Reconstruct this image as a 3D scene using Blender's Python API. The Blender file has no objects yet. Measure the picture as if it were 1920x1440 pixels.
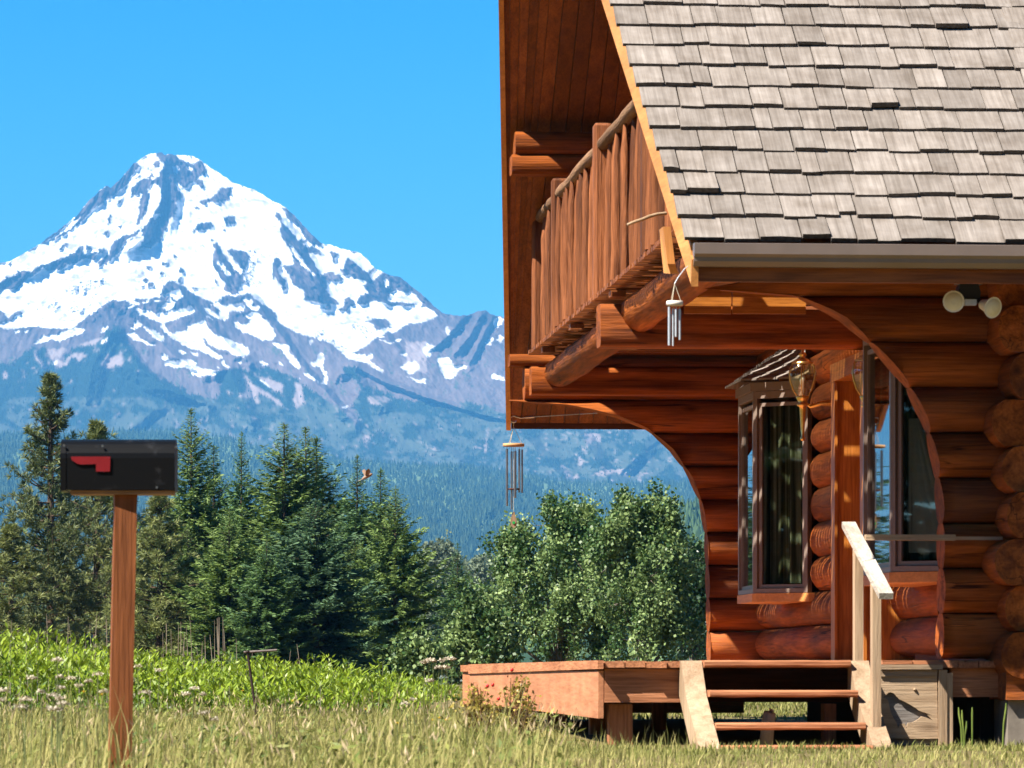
import bpy, bmesh, math, random
import numpy as np
from mathutils import Vector, Matrix
random.seed(7)
SC = bpy.context.scene
COL = SC.collection
# ------------------------------------------------------------------ camera
F, HY, CX = 8600.0, 1265.0, 960.0      # focal length, horizon and centre of the view, in 1920-wide pixels
cam_d = bpy.data.cameras.new('camera')
cam_d.sensor_width = 36.0
cam_d.lens = F / 1920.0 * 36.0
cam_d.shift_y = (HY - 720.0) / 1920.0
cam_d.clip_start, cam_d.clip_end = 0.5, 90000.0
cam_d.dof.use_dof = True
cam_d.dof.focus_distance = 75.0
cam_d.dof.aperture_fstop = 16.0
cam = bpy.data.objects.new('camera', cam_d)
COL.objects.link(cam)
cam.rotation_euler = (math.radians(90), 0, 0)
SC.camera = cam
# ------------------------------------------------------------------ house frame: a = along the eave, b = depth
TT = (CX - 275.0) / F
TH = math.atan(TT)
CT, ST = math.cos(TH), math.sin(TH)
# ------------------------------------------------------------------ sky and sun
SUN_H = Vector((-1.85, -1.0, 2.5)).normalized()           # towards the sun, in the house frame
SUN = Vector((SUN_H.x * CT - SUN_H.y * ST, SUN_H.x * ST + SUN_H.y * CT, SUN_H.z))
world = bpy.data.worlds.new('World')
SC.world = world
world.use_nodes = True
wn = world.node_tree
wn.nodes.clear()
sky = wn.nodes.new('ShaderNodeTexSky')
sky.sky_type = 'NISHITA'
sky.sun_disc = False
sky.sun_elevation = math.asin(SUN.z)
sky.sun_rotation = math.atan2(SUN.x, SUN.y)
sky.altitude = 2600.0
sky.air_density, sky.dust_density, sky.ozone_density = 1.0, 0.35, 3.0
hs = wn.nodes.new('ShaderNodeHueSaturation')
hs.inputs['Saturation'].default_value = 1.3
hs.inputs['Hue'].default_value = 0.484
bg = wn.nodes.new('ShaderNodeBackground')
bg.inputs['Strength'].default_value = 0.05
wo = wn.nodes.new('ShaderNodeOutputWorld')
sc_ = wn.nodes.new('ShaderNodeVectorMath')
sc_.operation = 'SCALE'
sc_.inputs['Scale'].default_value = 0.60
gm_ = wn.nodes.new('ShaderNodeGamma')
gm_.inputs['Gamma'].default_value = 1.5
wn.links.new(sky.outputs[0], sc_.inputs[0])
wn.links.new(sc_.outputs[0], gm_.inputs['Color'])
wn.links.new(gm_.outputs[0], hs.inputs['Color'])
wn.links.new(hs.outputs[0], bg.inputs[0])
wn.links.new(bg.outputs[0], wo.inputs[0])
sun_d = bpy.data.lights.new('sun', 'SUN')
sun_d.energy = 5.0
sun_d.angle = math.radians(0.53)
sun_d.color = (1.0, 0.94, 0.84)
sun_o = bpy.data.objects.new('sun', sun_d)
COL.objects.link(sun_o)
sun_o.rotation_euler = SUN.to_track_quat('Z', 'Y').to_euler()
# ------------------------------------------------------------------ picture settings
SC.view_settings.view_transform = 'Standard'
SC.view_settings.look = 'None'
SC.view_settings.exposure = 1.5
SC.view_settings.gamma = 1.0
SC.view_settings.use_curve_mapping = False
cy = SC.cycles
cy.max_bounces, cy.diffuse_bounces, cy.glossy_bounces = 7, 4, 3
cy.transmission_bounces, cy.transparent_max_bounces, cy.volume_bounces = 4, 8, 0
cy.caustics_reflective = cy.caustics_refractive = False
cy.use_denoising = True
cy.use_adaptive_sampling = True
cy.adaptive_threshold = 0.015
cy.sample_clamp_indirect = 6.0

# ------------------------------------------------------------------ pixels and metres
def at(px, py, Y):
    """the point at depth Y that the photograph shows at (px, py)"""
    return Vector(((px - CX) / F * Y, Y, (HY - py) / F * Y))
def ha(px, b):
    r = (px - CX) / F
    return b * (TT + r) / (1 - r * TT)
def hb(px, a):
    r = (px - CX) / F
    return a * (1 - r * TT) / (TT + r)
def hz(py, a, b):
    return (HY - py) / F * (a * ST + b * CT)
def hw(a, b, z):
    return Vector((a * CT - b * ST, a * ST + b * CT, z))

# ------------------------------------------------------------------ objects
def tag(o, label=None, cat=None, group=None, kind=None):
    if label: o['label'] = label
    if cat: o['category'] = cat
    if group: o['group'] = group
    if kind: o['kind'] = kind
    return o
def empty(name, loc, rz=0.0, label=None, cat=None, group=None, parent=None):
    o = bpy.data.objects.new(name, None)
    o.empty_display_size = 0.2
    COL.objects.link(o)
    o.location = loc
    o.rotation_euler = (0, 0, rz)
    o.parent = parent
    return tag(o, label, cat, group)
class MB:
    """collects faces; build() links them as one mesh object"""
    def __init__(s):
        s.v, s.f, s.sm = [], [], []
    def add(s, vs, fs, smooth=False):
        n = len(s.v)
        s.v += [tuple(p) for p in vs]
        s.f += [tuple(i + n for i in f) for f in fs]
        s.sm += [smooth] * len(fs)
        return s
    def box(s, x0, x1, y0, y1, z0, z1):
        v = [(x, y, z) for z in (z0, z1) for y in (y0, y1) for x in (x0, x1)]
        return s.add(v, [(0, 2, 3, 1), (4, 5, 7, 6), (0, 1, 5, 4), (2, 6, 7, 3), (0, 4, 6, 2), (1, 3, 7, 5)])
    def hexa(s, v):
        """8 corners: bottom ring 0-3, top ring 4-7"""
        return s.add(v, [(3, 2, 1, 0), (4, 5, 6, 7), (0, 1, 5, 4), (1, 2, 6, 5), (2, 3, 7, 6), (3, 0, 4, 7)])
    def prism(s, poly, d):
        """extrude a closed polygon of 3D points by the vector d"""
        n = len(poly)
        d = Vector(d)
        v = [Vector(p) for p in poly] + [Vector(p) + d for p in poly]
        f = [tuple(range(n - 1, -1, -1)), tuple(range(n, 2 * n))] + [(i, (i + 1) % n, n + (i + 1) % n, n + i) for i in range(n)]
        return s.add(v, f)
    def rings(s, rings, cap=True, smooth=True):
        n = len(rings[0])
        v = [p for r in rings for p in r]
        f = []
        for k in range(len(rings) - 1):
            for i in range(n):
                j = (i + 1) % n
                f.append((k * n + i, k * n + j, (k + 1) * n + j, (k + 1) * n + i))
        s.add(v, f, smooth)
        if cap:
            s.add(rings[0], [tuple(range(n - 1, -1, -1))])
            s.add(rings[-1], [tuple(range(n))])
        return s
    def tube(s, pts, rad, n=8, cap=True, smooth=True):
        pts = [Vector(p) for p in pts]
        if not isinstance(rad, (list, tuple)): rad = [rad] * len(pts)
        rs = []
        for i, p in enumerate(pts):
            t = (pts[min(i + 1, len(pts) - 1)] - pts[max(i - 1, 0)]).normalized()
            up = Vector((0, 0, 1)) if abs(t.z) < 0.9 else Vector((1, 0, 0))
            u = t.cross(up).normalized()
            w = u.cross(t)
            rs.append([p + (u * math.cos(2 * math.pi * k / n) + w * math.sin(2 * math.pi * k / n)) * rad[i] for k in range(n)])
        return s.rings(rs, cap, smooth)
    def lathe(s, c, prof, n=16, smooth=True):
        c = Vector(c)
        rs = [[c + Vector((r * math.cos(2 * math.pi * k / n), r * math.sin(2 * math.pi * k / n), z)) for k in range(n)] for r, z in prof]
        return s.rings(rs, True, smooth)
    def mesh(s, name, m, off=(0, 0, 0)):
        me = bpy.data.meshes.new(name)
        ox, oy, oz = off
        me.from_pydata([(x - ox, y - oy, z - oz) for x, y, z in s.v], [], s.f)
        me.polygons.foreach_set('use_smooth', s.sm)
        me.materials.append(m)
        me.update()
        return me
    def build(s, name, m, parent=None, off=(0, 0, 0)):
        o = bpy.data.objects.new(name, s.mesh(name, m, off))
        COL.objects.link(o)
        o.parent = parent
        return o
def np_mesh(name, V, Fq, m, colors=None, smooth=False, loc=None, mat_idx=None):
    """mesh from numpy arrays (all faces the same number of corners)"""
    me = bpy.data.meshes.new(name)
    nv, nf, k = len(V), len(Fq), Fq.shape[1]
    me.vertices.add(nv)
    me.vertices.foreach_set('co', np.ascontiguousarray(V, dtype=np.float32).ravel())
    me.loops.add(nf * k)
    me.loops.foreach_set('vertex_index', np.ascontiguousarray(Fq, dtype=np.int32).ravel())
    me.polygons.add(nf)
    me.polygons.foreach_set('loop_start', np.arange(0, nf * k, k, dtype=np.int32))
    me.polygons.foreach_set('loop_total', np.full(nf, k, dtype=np.int32))
    me.polygons.foreach_set('use_smooth', np.full(nf, smooth, dtype=bool))
    for mm in (m if isinstance(m, (list, tuple)) else [m]): me.materials.append(mm)
    if mat_idx is not None: me.polygons.foreach_set('material_index', mat_idx.astype(np.int32))
    me.update(calc_edges=True)
    if colors is not None:
        ca = me.color_attributes.new('col', 'FLOAT_COLOR', 'POINT')
        c4 = np.ones((nv, 4), dtype=np.float32)
        c4[:, :3] = colors
        ca.data.foreach_set('color', c4.ravel())
    return me
def np_obj(name, V, Fq, m, parent=None, **kw):
    o = bpy.data.objects.new(name, np_mesh(name, V, Fq, m, **kw))
    COL.objects.link(o)
    o.parent = parent
    return o

# ------------------------------------------------------------------ numpy noise
def _h(ix, iy, seed):
    n = (ix.astype(np.int64) * 374761393 + iy.astype(np.int64) * 668265263 + seed * 1442695041) & 0xffffffff
    n = ((n ^ (n >> 13)) * 1274126177) & 0xffffffff
    n = ((n ^ (n >> 16)) * 2246822519) & 0xffffffff
    return ((n ^ (n >> 15)) & 0xffff) / 65535.0
def vnoise(x, y, seed=0):
    ix, iy = np.floor(x), np.floor(y)
    fx, fy = x - ix, y - iy
    fx, fy = fx * fx * (3 - 2 * fx), fy * fy * (3 - 2 * fy)
    a, b = _h(ix, iy, seed), _h(ix + 1, iy, seed)
    c, d = _h(ix, iy + 1, seed), _h(ix + 1, iy + 1, seed)
    return (a * (1 - fx) + b * fx) * (1 - fy) + (c * (1 - fx) + d * fx) * fy
def fbm(x, y, seed=0, o=4, g=0.5):
    t, a, s = 0.0, 1.0, 0.0
    for i in range(o):
        t = t + a * vnoise(x, y, seed + i * 17)
        s += a
        a *= g
        x, y = x * 2.03 + 3.7, y * 2.03 + 1.3
    return t / s

# ------------------------------------------------------------------ materials
def rgb(c): return (c[0], c[1], c[2], 1.0)
class NT:
    def __init__(s, name):
        s.m = bpy.data.materials.new(name)
        s.m.use_nodes = True
        s.t = s.m.node_tree
        s.p = s.t.nodes['Principled BSDF']
        s.out = s.t.nodes['Material Output']
    def n(s, typ, **kw):
        o = s.t.nodes.new('ShaderNode' + typ)
        for k, v in kw.items():
            if k.startswith('i_'):
                key = k[2:]
                o.inputs[int(key) if key.isdigit() else key].default_value = v
            else: setattr(o, k, v)
        return o
    def l(s, a, b): s.t.links.new(a, b)
    def coords(s, scale=(1, 1, 1), rnd=True):
        tc, mp = s.n('TexCoord'), s.n('Mapping')
        mp.inputs['Scale'].default_value = scale
        s.l(tc.outputs['Object'], mp.inputs['Vector'])
        if rnd:
            oi = s.n('ObjectInfo')
            mu = s.n('Math', operation='MULTIPLY')
            mu.inputs[1].default_value = 37.0
            s.l(oi.outputs['Random'], mu.inputs[0])
            s.l(mu.outputs[0], mp.inputs['Location'])
        return mp.outputs[0]
    def noise(s, vec, scale, detail=4, rough=0.55, dist=0.0):
        o = s.n('TexNoise')
        o.inputs['Scale'].default_value, o.inputs['Detail'].default_value = scale, detail
        o.inputs['Roughness'].default_value, o.inputs['Distortion'].default_value = rough, dist
        if vec is not None: s.l(vec, o.inputs['Vector'])
        return o.outputs['Fac']
    def ramp(s, fac, stops):
        o = s.n('ValToRGB')
        e = o.color_ramp.elements
        while len(e) < len(stops): e.new(0.5)
        for k, (p, c) in enumerate(stops):
            e[k].position, e[k].color = p, rgb(c)
        s.l(fac, o.inputs[0])
        return o.outputs[0]
    def mix(s, fac, a, b, mode='MIX'):
        o = s.n('Mix', data_type='RGBA', blend_type=mode)
        if isinstance(fac, (int, float)): o.inputs[0].default_value = fac
        else: s.l(fac, o.inputs[0])
        for k, v in ((6, a), (7, b)):
            if isinstance(v, tuple): o.inputs[k].default_value = rgb(v)
            else: s.l(v, o.inputs[k])
        return o.outputs[2]
    def vary(s, col, v=0.25, h=0.0):
        """brightness differs from object to object"""
        oi, mr, o = s.n('ObjectInfo'), s.n('MapRange'), s.n('HueSaturation')
        mr.inputs['To Min'].default_value, mr.inputs['To Max'].default_value = 1 - v, 1 + v
        s.l(oi.outputs['Random'], mr.inputs[0])
        s.l(mr.outputs[0], o.inputs['Value'])
        s.l(col, o.inputs['Color'])
        return o.outputs[0]
    def bump(s, h, strength=0.3, dist=0.01):
        o = s.n('Bump')
        o.inputs['Strength'].default_value, o.inputs['Distance'].default_value = strength, dist
        s.l(h, o.inputs['Height'])
        s.l(o.outputs[0], s.p.inputs['Normal'])
    def base(s, col, rough=0.6, spec=0.3, metal=0.0):
        if isinstance(col, tuple): s.p.inputs['Base Color'].default_value = rgb(col)
        else: s.l(col, s.p.inputs['Base Color'])
        s.p.inputs['Roughness'].default_value = rough
        s.p.inputs['Specular IOR Level'].default_value = spec
        s.p.inputs['Metallic'].default_value = metal
        return s.m
def wood(name, axis, c1, c2, rough=0.55, v=0.2, grain=1.0, knots=0.7, bump=0.35, spec=0.25, checks=0.0, streak=0.6):
    t = NT(name)
    g = 9.0 * grain
    sc = [g, g, g]
    sc['xyz'.index(axis)] = 0.55 * grain
    co = t.coords(tuple(sc))
    n1 = t.noise(co, 1.0, 5, 0.6, 0.5)
    n2 = t.noise(co, 5.5, 3, 0.6)
    col = t.ramp(n1, [(0.28, c1), (0.5, tuple((a + b) / 2 for a, b in zip(c1, c2))), (0.74, c2)])
    dk = t.ramp(n2, [(0.3, (0.36, 0.29, 0.26)), (0.62, (1.08, 1.08, 1.08))])
    col = t.mix(streak, col, dk, 'MULTIPLY')
    if knots:
        sc2 = [2.6, 2.6, 2.6]
        sc2['xyz'.index(axis)] = 1.1
        vo = t.n('TexVoronoi')
        vo.inputs['Scale'].default_value = 1.0
        t.l(t.coords(tuple(sc2)), vo.inputs['Vector'])
        kf = t.ramp(vo.outputs['Distance'], [(0.03, (0.25, 0.2, 0.18)), (0.12, (1, 1, 1))])
        col = t.mix(knots, col, kf, 'MULTIPLY')
        big = t.noise(t.coords((0.9, 0.9, 0.9)), 1.3, 2)
        col = t.mix(0.55, col, t.ramp(big, [(0.3, (0.55, 0.5, 0.46)), (0.65, (1.1, 1.08, 1.05))]), 'MULTIPLY')
    if checks:
        sc3 = [11.0, 11.0, 11.0]
        sc3['xyz'.index(axis)] = 0.35
        ck = t.noise(t.coords(tuple(sc3)), 0.55, 3, 0.5, 0.3)
        cf = t.ramp(ck, [(0.484, (1, 1, 1)), (0.496, (0.10, 0.07, 0.06)), (0.508, (1, 1, 1))])
        mk = t.ramp(t.noise(t.coords((1, 1, 1)), 1.1, 1), [(0.48, (0, 0, 0)), (0.60, (1, 1, 1))])
        col = t.mix(mk, col, t.mix(checks, col, cf, 'MULTIPLY'))
        wz = t.ramp(t.noise(t.coords((0.5, 0.5, 0.5)), 1.7, 3, 0.6), [(0.46, (0, 0, 0)), (0.68, (1, 1, 1))])
        col = t.mix(wz, col, t.mix(0.35, col, (0.10, 0.06, 0.045)))
    col = t.vary(col, v)
    t.bump(n2, bump, 0.012)
    return t.base(col, rough, spec)
def plain(name, col, rough=0.5, metal=0.0, spec=0.4, noise=0.0, scale=8.0):
    t = NT(name)
    if noise:
        f = t.noise(t.coords((1, 1, 1)), scale, 4)
        c = t.ramp(f, [(0.3, tuple(x * (1 - noise) for x in col)), (0.7, tuple(min(1, x * (1 + noise)) for x in col))])
        t.bump(f, 0.15, 0.004)
        return t.base(c, rough, spec, metal)
    return t.base(col, rough, spec, metal)
def leafy(name, c1, c2, rough=0.45, spec=0.5, trans=0.25, scale=3.0):
    """leaves: colour varies from leaf to leaf, some light passes through"""
    t = NT(name)
    f = t.noise(t.coords((1, 1, 1)), scale, 3, 0.7)
    at_ = t.n('Attribute', attribute_name='rnd')
    ad = t.n('Math', operation='ADD')
    t.l(f, ad.inputs[0])
    t.l(at_.outputs['Fac'], ad.inputs[1])
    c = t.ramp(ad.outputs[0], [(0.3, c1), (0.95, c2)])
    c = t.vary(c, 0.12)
    t.base(c, rough, spec)
    tr, mx = t.n('BsdfTranslucent'), t.n('MixShader')
    t.l(c, tr.inputs[0])
    mx.inputs[0].default_value = trans
    t.l(t.p.outputs[0], mx.inputs[1])
    t.l(tr.outputs[0], mx.inputs[2])
    t.l(mx.outputs[0], t.out.inputs['Surface'])
    return t.m
# ================================================================== far terrain: mountain, foothills, far woods
def P(s):
    return np.array([float(q) for q in s.replace(',', ' ').split()]).reshape(-1, 2)
def inside(poly, X, Y):
    res = np.zeros(X.shape, dtype=bool)
    x0, y0 = poly.min(0)
    x1, y1 = poly.max(0)
    sel = (X >= x0) & (X <= x1) & (Y >= y0) & (Y <= y1)
    xs, ys = X[sel], Y[sel]
    r = np.zeros(xs.shape, dtype=bool)
    n = len(poly)
    for i in range(n):
        ax, ay = poly[i]
        bx, by = poly[(i + 1) % n]
        if ay == by: continue
        r ^= ((ay > ys) != (by > ys)) & (xs < (bx - ax) * (ys - ay) / (by - ay) + ax)
    res[sel] = r
    return res
SKYLINE = P('-300 650 -150 570 0 493 18 490 40 478 78 455 85 449 115 428 125 419 143 405 165 378 178 366 186 358 198 350 201 348 208 351 225 337 238 322 250 306 262 300 272 292 283 287 294 286.5 304 284.5 309 291 317 288 328 291 350 291 361 293 375 299 391 311 410 324 440 343 475 355 480 357 500 370 517 380 535 388 545 397 560 412 580 435 602 455 608 458 622 459 640 467 655 469 672 473 690 485 697 497 704 504 720 511 740 518 752 521 770 535 790 551 800 560 815 575 830 586 838 589 865 592 878 590 890 586 897 583 910 582 920 588 930 592 940 594 960 600 1000 612 1100 640 1200 668 1400 720 1600 745 1900 770')
SNOWLINE = P('-300 650 -100 640 0 612 15 618 60 612 97 616 137 616 150 605 165 592 187 578 208 563 240 564 255 560 275 562 300 556 302 542 312 528 330 527.5 350 540 362 551 385 561 400 568 412 560 425 553 445 555 455 553 462 549 467 548 476 559 492 570 510 582 517 590 520 601 530 609 545 618 551 622 570 627 590 633 610 640 625 648 640 660 655 664 680 652 700 636 727 622 745 620 765 606 790 604 812 598 820 592 828 575 840 500')
ROCK = '''80 455 82 447 92 442 105 431 115 425 126 417 124 423 110 437 95 447
93 456 112 440 135 428 147 412 163 396 185 373 208 357 222 350 235 338 240 335 240 345 230 353 212 366 196 377 183 386 165 402 150 420 136 430 120 442
136 416 143 403 155 391 165 377 178 363 188 357 200 346 212 342 225 334 238 319 250 303 262 310 256 318 248 328 238 340 222 350 200 364 186 375 176 388 160 400 145 412
203 402 209 400 206 420 201 421
190 440 203 432 201 442
216 385 228 372 235 360 240 345 236 350 233 366 225 380
294 284 304 283 310 290 317 286 330 290 335 298 345 301 352 303 365 309 366 303 375 302 385 312 391 320 382 330 370 335 362 338 366 335 378 338 384 350 378 355 370 345 364 339 355 345 350 352 345 353 335 345 330 340 329 345 331 352 340 362 344 363 338 375 330 377 331 395 328 403 318 410 314 425 306 440 300 453 290 460 280 465 262 464 270 450 265 440 268 428 280 410 287 405 290 395 298 385 303 372 300 350 286 342 290 335 297 330 305 312 308 308 300 302 294 292
285 308 296 300 302 305 298 313 292 314 287 310
277 310 280 318 275 318
283 316 288 320 282 321
254 335 262 327 266 332 256 337
277 333 283 325 290 332 280 334
264 336 285 334 285 345 276 355 282 370 278 380 276 395 270 405 262 420 254 425 258 410 262 395 257 392 262 380 265 362 258 366 245 366 247 352 258 343
268 420 262 430 256 432 245 440 232 446 215 453 208 462 205 470 215 466 228 455 238 450 250 445 256 440 266 432
0 530 8 522 12 515 16 522 22 518 32 512 28 513 33 508 45 508 60 508 70 500 78 497 88 494 100 490 108 487 115 482 130 478 140 473 150 462 156 459 157 475 163 478 175 472 180 470 180 482 176 490 172 486 160 484 150 488 145 493 138 492 125 498 112 507 90 508 80 502 70 512 58 520 48 525 40 535 30 542 10 543 0 545 -60 560 -200 610 -200 590 -60 545
184 490 190 485 196 482 203 478 205 470 210 463 215 450 225 447 232 440 240 440 240 448 228 462 222 475 212 483 202 494 192 498 186 502
162 460 165 455 170 463 172 467 162 473
183 468 195 464 197 470 186 476
111 467 118 457 128 456 122 463 112 470
15 494 20 491 24 497 15 500
-200 640 -40 590 0 581 10 590 16 597 22 590 35 582 45 583 42 588 27 595 24 602 18 603 10 605 0 605 -40 612
372 379 380 374 395 370 403 366 410 355 418 350 422 352 432 350 435 352 432 372 425 378 410 378 395 380 380 385
362 390 372 387 375 390 366 393
355 437 362 432 366 425 372 417 384 417 397 417 400 424 392 430 375 431
418 408 430 405 440 405 441 420 430 420 425 425 420 415
398 456 405 454 415 463 418 475 428 490 437 500 446 510 453 515 455 510 448 498 440 488 432 478 425 468 430 465 445 470 460 470 466 480 465 498 458 505 460 518 456 522 462 528 452 535 448 545 452 550 445 553 435 551 420 545 420 536 425 530 410 518 403 505 397 492 400 478 401 468
518 398 523 400 527 408 530 415 533 422 545 432 555 445 565 457 575 470 582 480 590 495 597 508 602 516 607 513 620 508 625 508 630 515 635 515 643 523 640 527 625 528 615 530 612 545 620 555 630 562 636 570 630 572 615 570 605 568 595 565 580 565 567 563 572 555 570 545 560 540 550 535 545 525 542 515 535 505 528 500 540 497 550 495 548 480 547 472 540 462 533 450 526 440 523 430 528 422 522 410 515 405
528 388 545 395 560 410 580 433 605 454 603 465 598 463 590 460 582 455 575 450 570 458 580 462 585 460 590 467 600 470 600 475 590 473 580 476 575 480 585 490 590 497 600 510 590 500 575 480 560 450 565 448 575 453 572 445 562 430 550 420 540 410
511 500 513 487 518 482 525 485 529 492 525 497 520 505 525 515 530 522 535 525 535 535 530 538 522 530 515 518 510 525 512 512
617 471 630 472 638 478 628 485 632 490 627 492 622 480
647 488 653 482 660 488 668 495 680 505 690 510 700 500 690 486 697 494 704 501 700 510 693 520 700 527 705 520 712 515 720 508 740 515 752 518 770 532 790 548 815 572 832 584 822 593 812 582 800 578 788 575 792 568 780 555 770 545 762 550 757 548 745 543 735 547 730 555 725 562 735 565 760 567 780 570 775 575 745 572 735 575 720 568 700 565 685 572 672 572 668 565 675 555 690 548 680 535 690 530 680 525 665 522 655 515 645 520 640 512 637 505 645 503
608 580 615 568 620 573 622 580 612 583 600 578 590 573
645 560 655 558 665 565 668 572 655 575 650 585 640 582 632 578 645 575
683 602 700 597 722 598 730 605 735 618 720 615 705 622 702 610'''
SPOTS = [(328, 481, 4, 2.5), (308, 495, 6, 3), (278, 502, 5, 4), (304, 512, 4, 2.5), (340, 508, 5, 5), (337, 523, 3, 5), (272, 525, 6, 3), (283, 533, 6, 5), (268, 537, 4, 2), (365, 540, 6, 2), (404, 528, 3, 4), (399, 451, 3, 2), (379, 461, 3, 2), (420, 432, 3, 2), (225, 425, 4, 3), (533, 540, 5, 3), (690, 595, 4, 2)]
SNOW = '''285 350 288 365 287 385 275 405 270 415 280 380 284 362
322 312 335 310 338 320 332 325 325 322
350 312 362 316 360 322 352 318
355 347 366 342 373 352 374 357 360 358 350 356
290 402 303 400 300 405 290 412 287 408
408 492 413 490 425 507 433 515 427 518 415 505
425 470 432 485 445 500 456 505 452 512 440 505 430 490 420 475
722 525 727 522 730 530 725 540 721 535
543 458 550 462 562 480 575 500 592 516 588 517 572 503 558 485 546 468
545 412 556 424 566 436 574 449 570 450 558 436 547 422
302 553 312 550 330 543 338 545 342 553 335 564 328 560 320 555 310 558
241 563 255 565 264 568 263 573 250 571 243 570
238 577 250 572 254 574 246 578
254 580 258 577 270 580 285 584 292 590 297 590 300 585 310 587 325 580 335 582 345 578 355 573 362 577 363 582 368 583 360 586 345 592 330 598 315 604 305 606 292 602 280 597 268 590 263 592 260 585
303 579 308 570 312 563 320 559 327 565 329 572 322 580 312 581
287 563 300 563 298 566 290 566
268 567 278 562 280 566 270 570
300 610 305 607 309 608 312 617 316 623 325 626 340 622 350 620 353 613 365 607 380 602 388 603 387 610 395 620 402 627 415 632 432 637 445 643 455 645 463 652 468 664 460 668 445 667 435 664 425 657 410 653 395 650 388 640 386 635 378 636 382 642 390 652 405 660 420 670 410 673 398 670 390 665 382 660 372 657 360 655 347 648 335 640 322 632 312 625 304 618
243 618 250 615 251 605 257 600 265 607 264 612 255 615
268 612 275 613 282 618 290 620 300 625 309 636 303 640 295 638 285 630 278 622
237 627 250 624 255 628 262 635 275 640 288 645 289 648 280 647 265 640 250 637 242 632
300 665 307 663 315 667 317 672 312 675 304 673
279 663 290 668 298 668 292 670
308 683 312 677 322 676 330 678 342 674 355 673 362 677 370 680 367 685 375 690 385 691 400 693 408 697 410 690 405 685 410 687 410 698 403 702 398 705 388 702 378 707 370 705 362 700 360 704 357 695 350 690 340 688 330 690 318 687 309 685
336 658 345 660 350 664 342 664
358 660 370 664 371 667 360 664
415 678 420 677 425 686 431 688 427 691 418 684
395 570 410 566 412 570 420 573 440 571 455 569 460 580 452 582 440 583 430 585 428 595 422 600 420 602 410 598 398 593 388 585 383 579 390 578 398 583 408 588 415 583 405 575
385 590 390 592 400 600 392 596
456 560 462 558 472 562 476 567 471 570 473 575 487 574 485 580 478 584 470 578 460 568
461 592 470 587 478 584 486 587 490 594 500 600 508 610 515 622 516 630 512 636 500 638 490 637 475 630 455 622 441 613 440 605 447 603 450 608 462 608 470 602 475 601 465 596
510 643 515 643 530 645 543 647 540 660 548 665 557 675 562 685 562 692 555 690 545 678 535 668 528 655 518 650
583 680 592 677 597 667 600 662 607 663 609 672 606 685 607 693 613 700 614 715 612 722 600 720 607 715 606 700 600 688 594 686 590 689 584 685
568 700 580 703 590 711 600 717 608 720 595 715 580 709
520 677 528 681 533 687 524 682
543 695 555 705 570 715 560 710
487 681 492 677 500 680 501 685 494 684
447 677 453 677 454 681 448 682
488 712 495 715 507 727 497 721
577 640 585 638 590 641 583 644
637 657 650 660 660 663 672 665 680 665 690 668 700 665 698 672 690 675 700 680 710 688 720 697 717 700 705 692 690 683 675 678 655 674 645 666
750 690 758 684 765 680 778 678 785 684 783 692 775 699 765 700 760 694
820 673 840 671 848 678 852 688 865 685 880 685 870 692 858 697 855 705 845 710 835 709 828 700 823 688
793 655 800 647 818 648 812 660 805 670 800 668 798 663 794 664
752 666 760 662 763 664 758 669
835 614 840 612 844 620 842 630 838 625
860 618 869 616 866 623
909 644 915 637 925 633 926 638 920 645 911 647
930 640 938 628 945 632 940 642
925 600 935 594 945 598 940 608 930 616 927 612
920 702 925 699 935 703 945 707 945 713 930 712 921 708
765 707 775 711 790 712 797 709 798 718 790 719 775 713
740 637 752 636 748 641 742 642
705 634 715 638 730 642 740 643 733 645 720 642
703 628 712 627 722 632 712 632
724 615 735 617 743 623 733 624
63 645 72 638 80 630 95 628 110 627 125 620 142 616 150 615 160 618 155 625 140 628 125 633 112 640 98 636 85 641
186 627 194 617 203 610 202 616 195 622
187 643 195 637 203 633 200 639 192 646
27 622 36 619 36 622 29 625
46 620 52 619 52 624 47 626
98 680 106 677 107 683 100 684
640 764 645 760 652 761 648 766'''
GREY = '''120 540 165 525 210 522 195 535 165 545 150 555 125 550
85 575 105 560 118 558 112 575 98 588 88 580
130 580 135 573 150 575 158 578 155 592 140 592 130 588
165 562 178 552 186 545 190 548 178 558 175 570 168 573
60 578 75 575 70 580
455 470 475 468 490 475 488 490 480 505 470 512 490 530 480 540 465 535 460 520
585 628 605 622 620 634 650 652 640 660 615 648 595 640
655 600 690 612 700 625 690 635 660 620'''
FOREST = P('-300 700 0 683 20 680 35 672 50 658 60 652 75 654 85 652 90 668 100 682 110 690 118 680 122 668 135 660 150 645 175 638 190 630 205 618 213 611 220 612 226 620 235 640 250 660 275 690 300 708 330 722 360 738 390 748 405 745 412 730 412 712 420 698 435 692 447 690 465 695 478 690 490 692 500 688 515 690 535 700 545 705 560 715 580 728 600 740 625 758 645 772 655 782 668 797 672 770 655 768 676 740 672 720 646 700 645 690 655 683 665 690 672 705 680 722 700 728 720 735 740 745 760 750 790 752 820 758 850 762 870 757 885 754 900 760 940 772 1000 784 1150 800 1400 830 1900 860 1900 990 -300 990')
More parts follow.
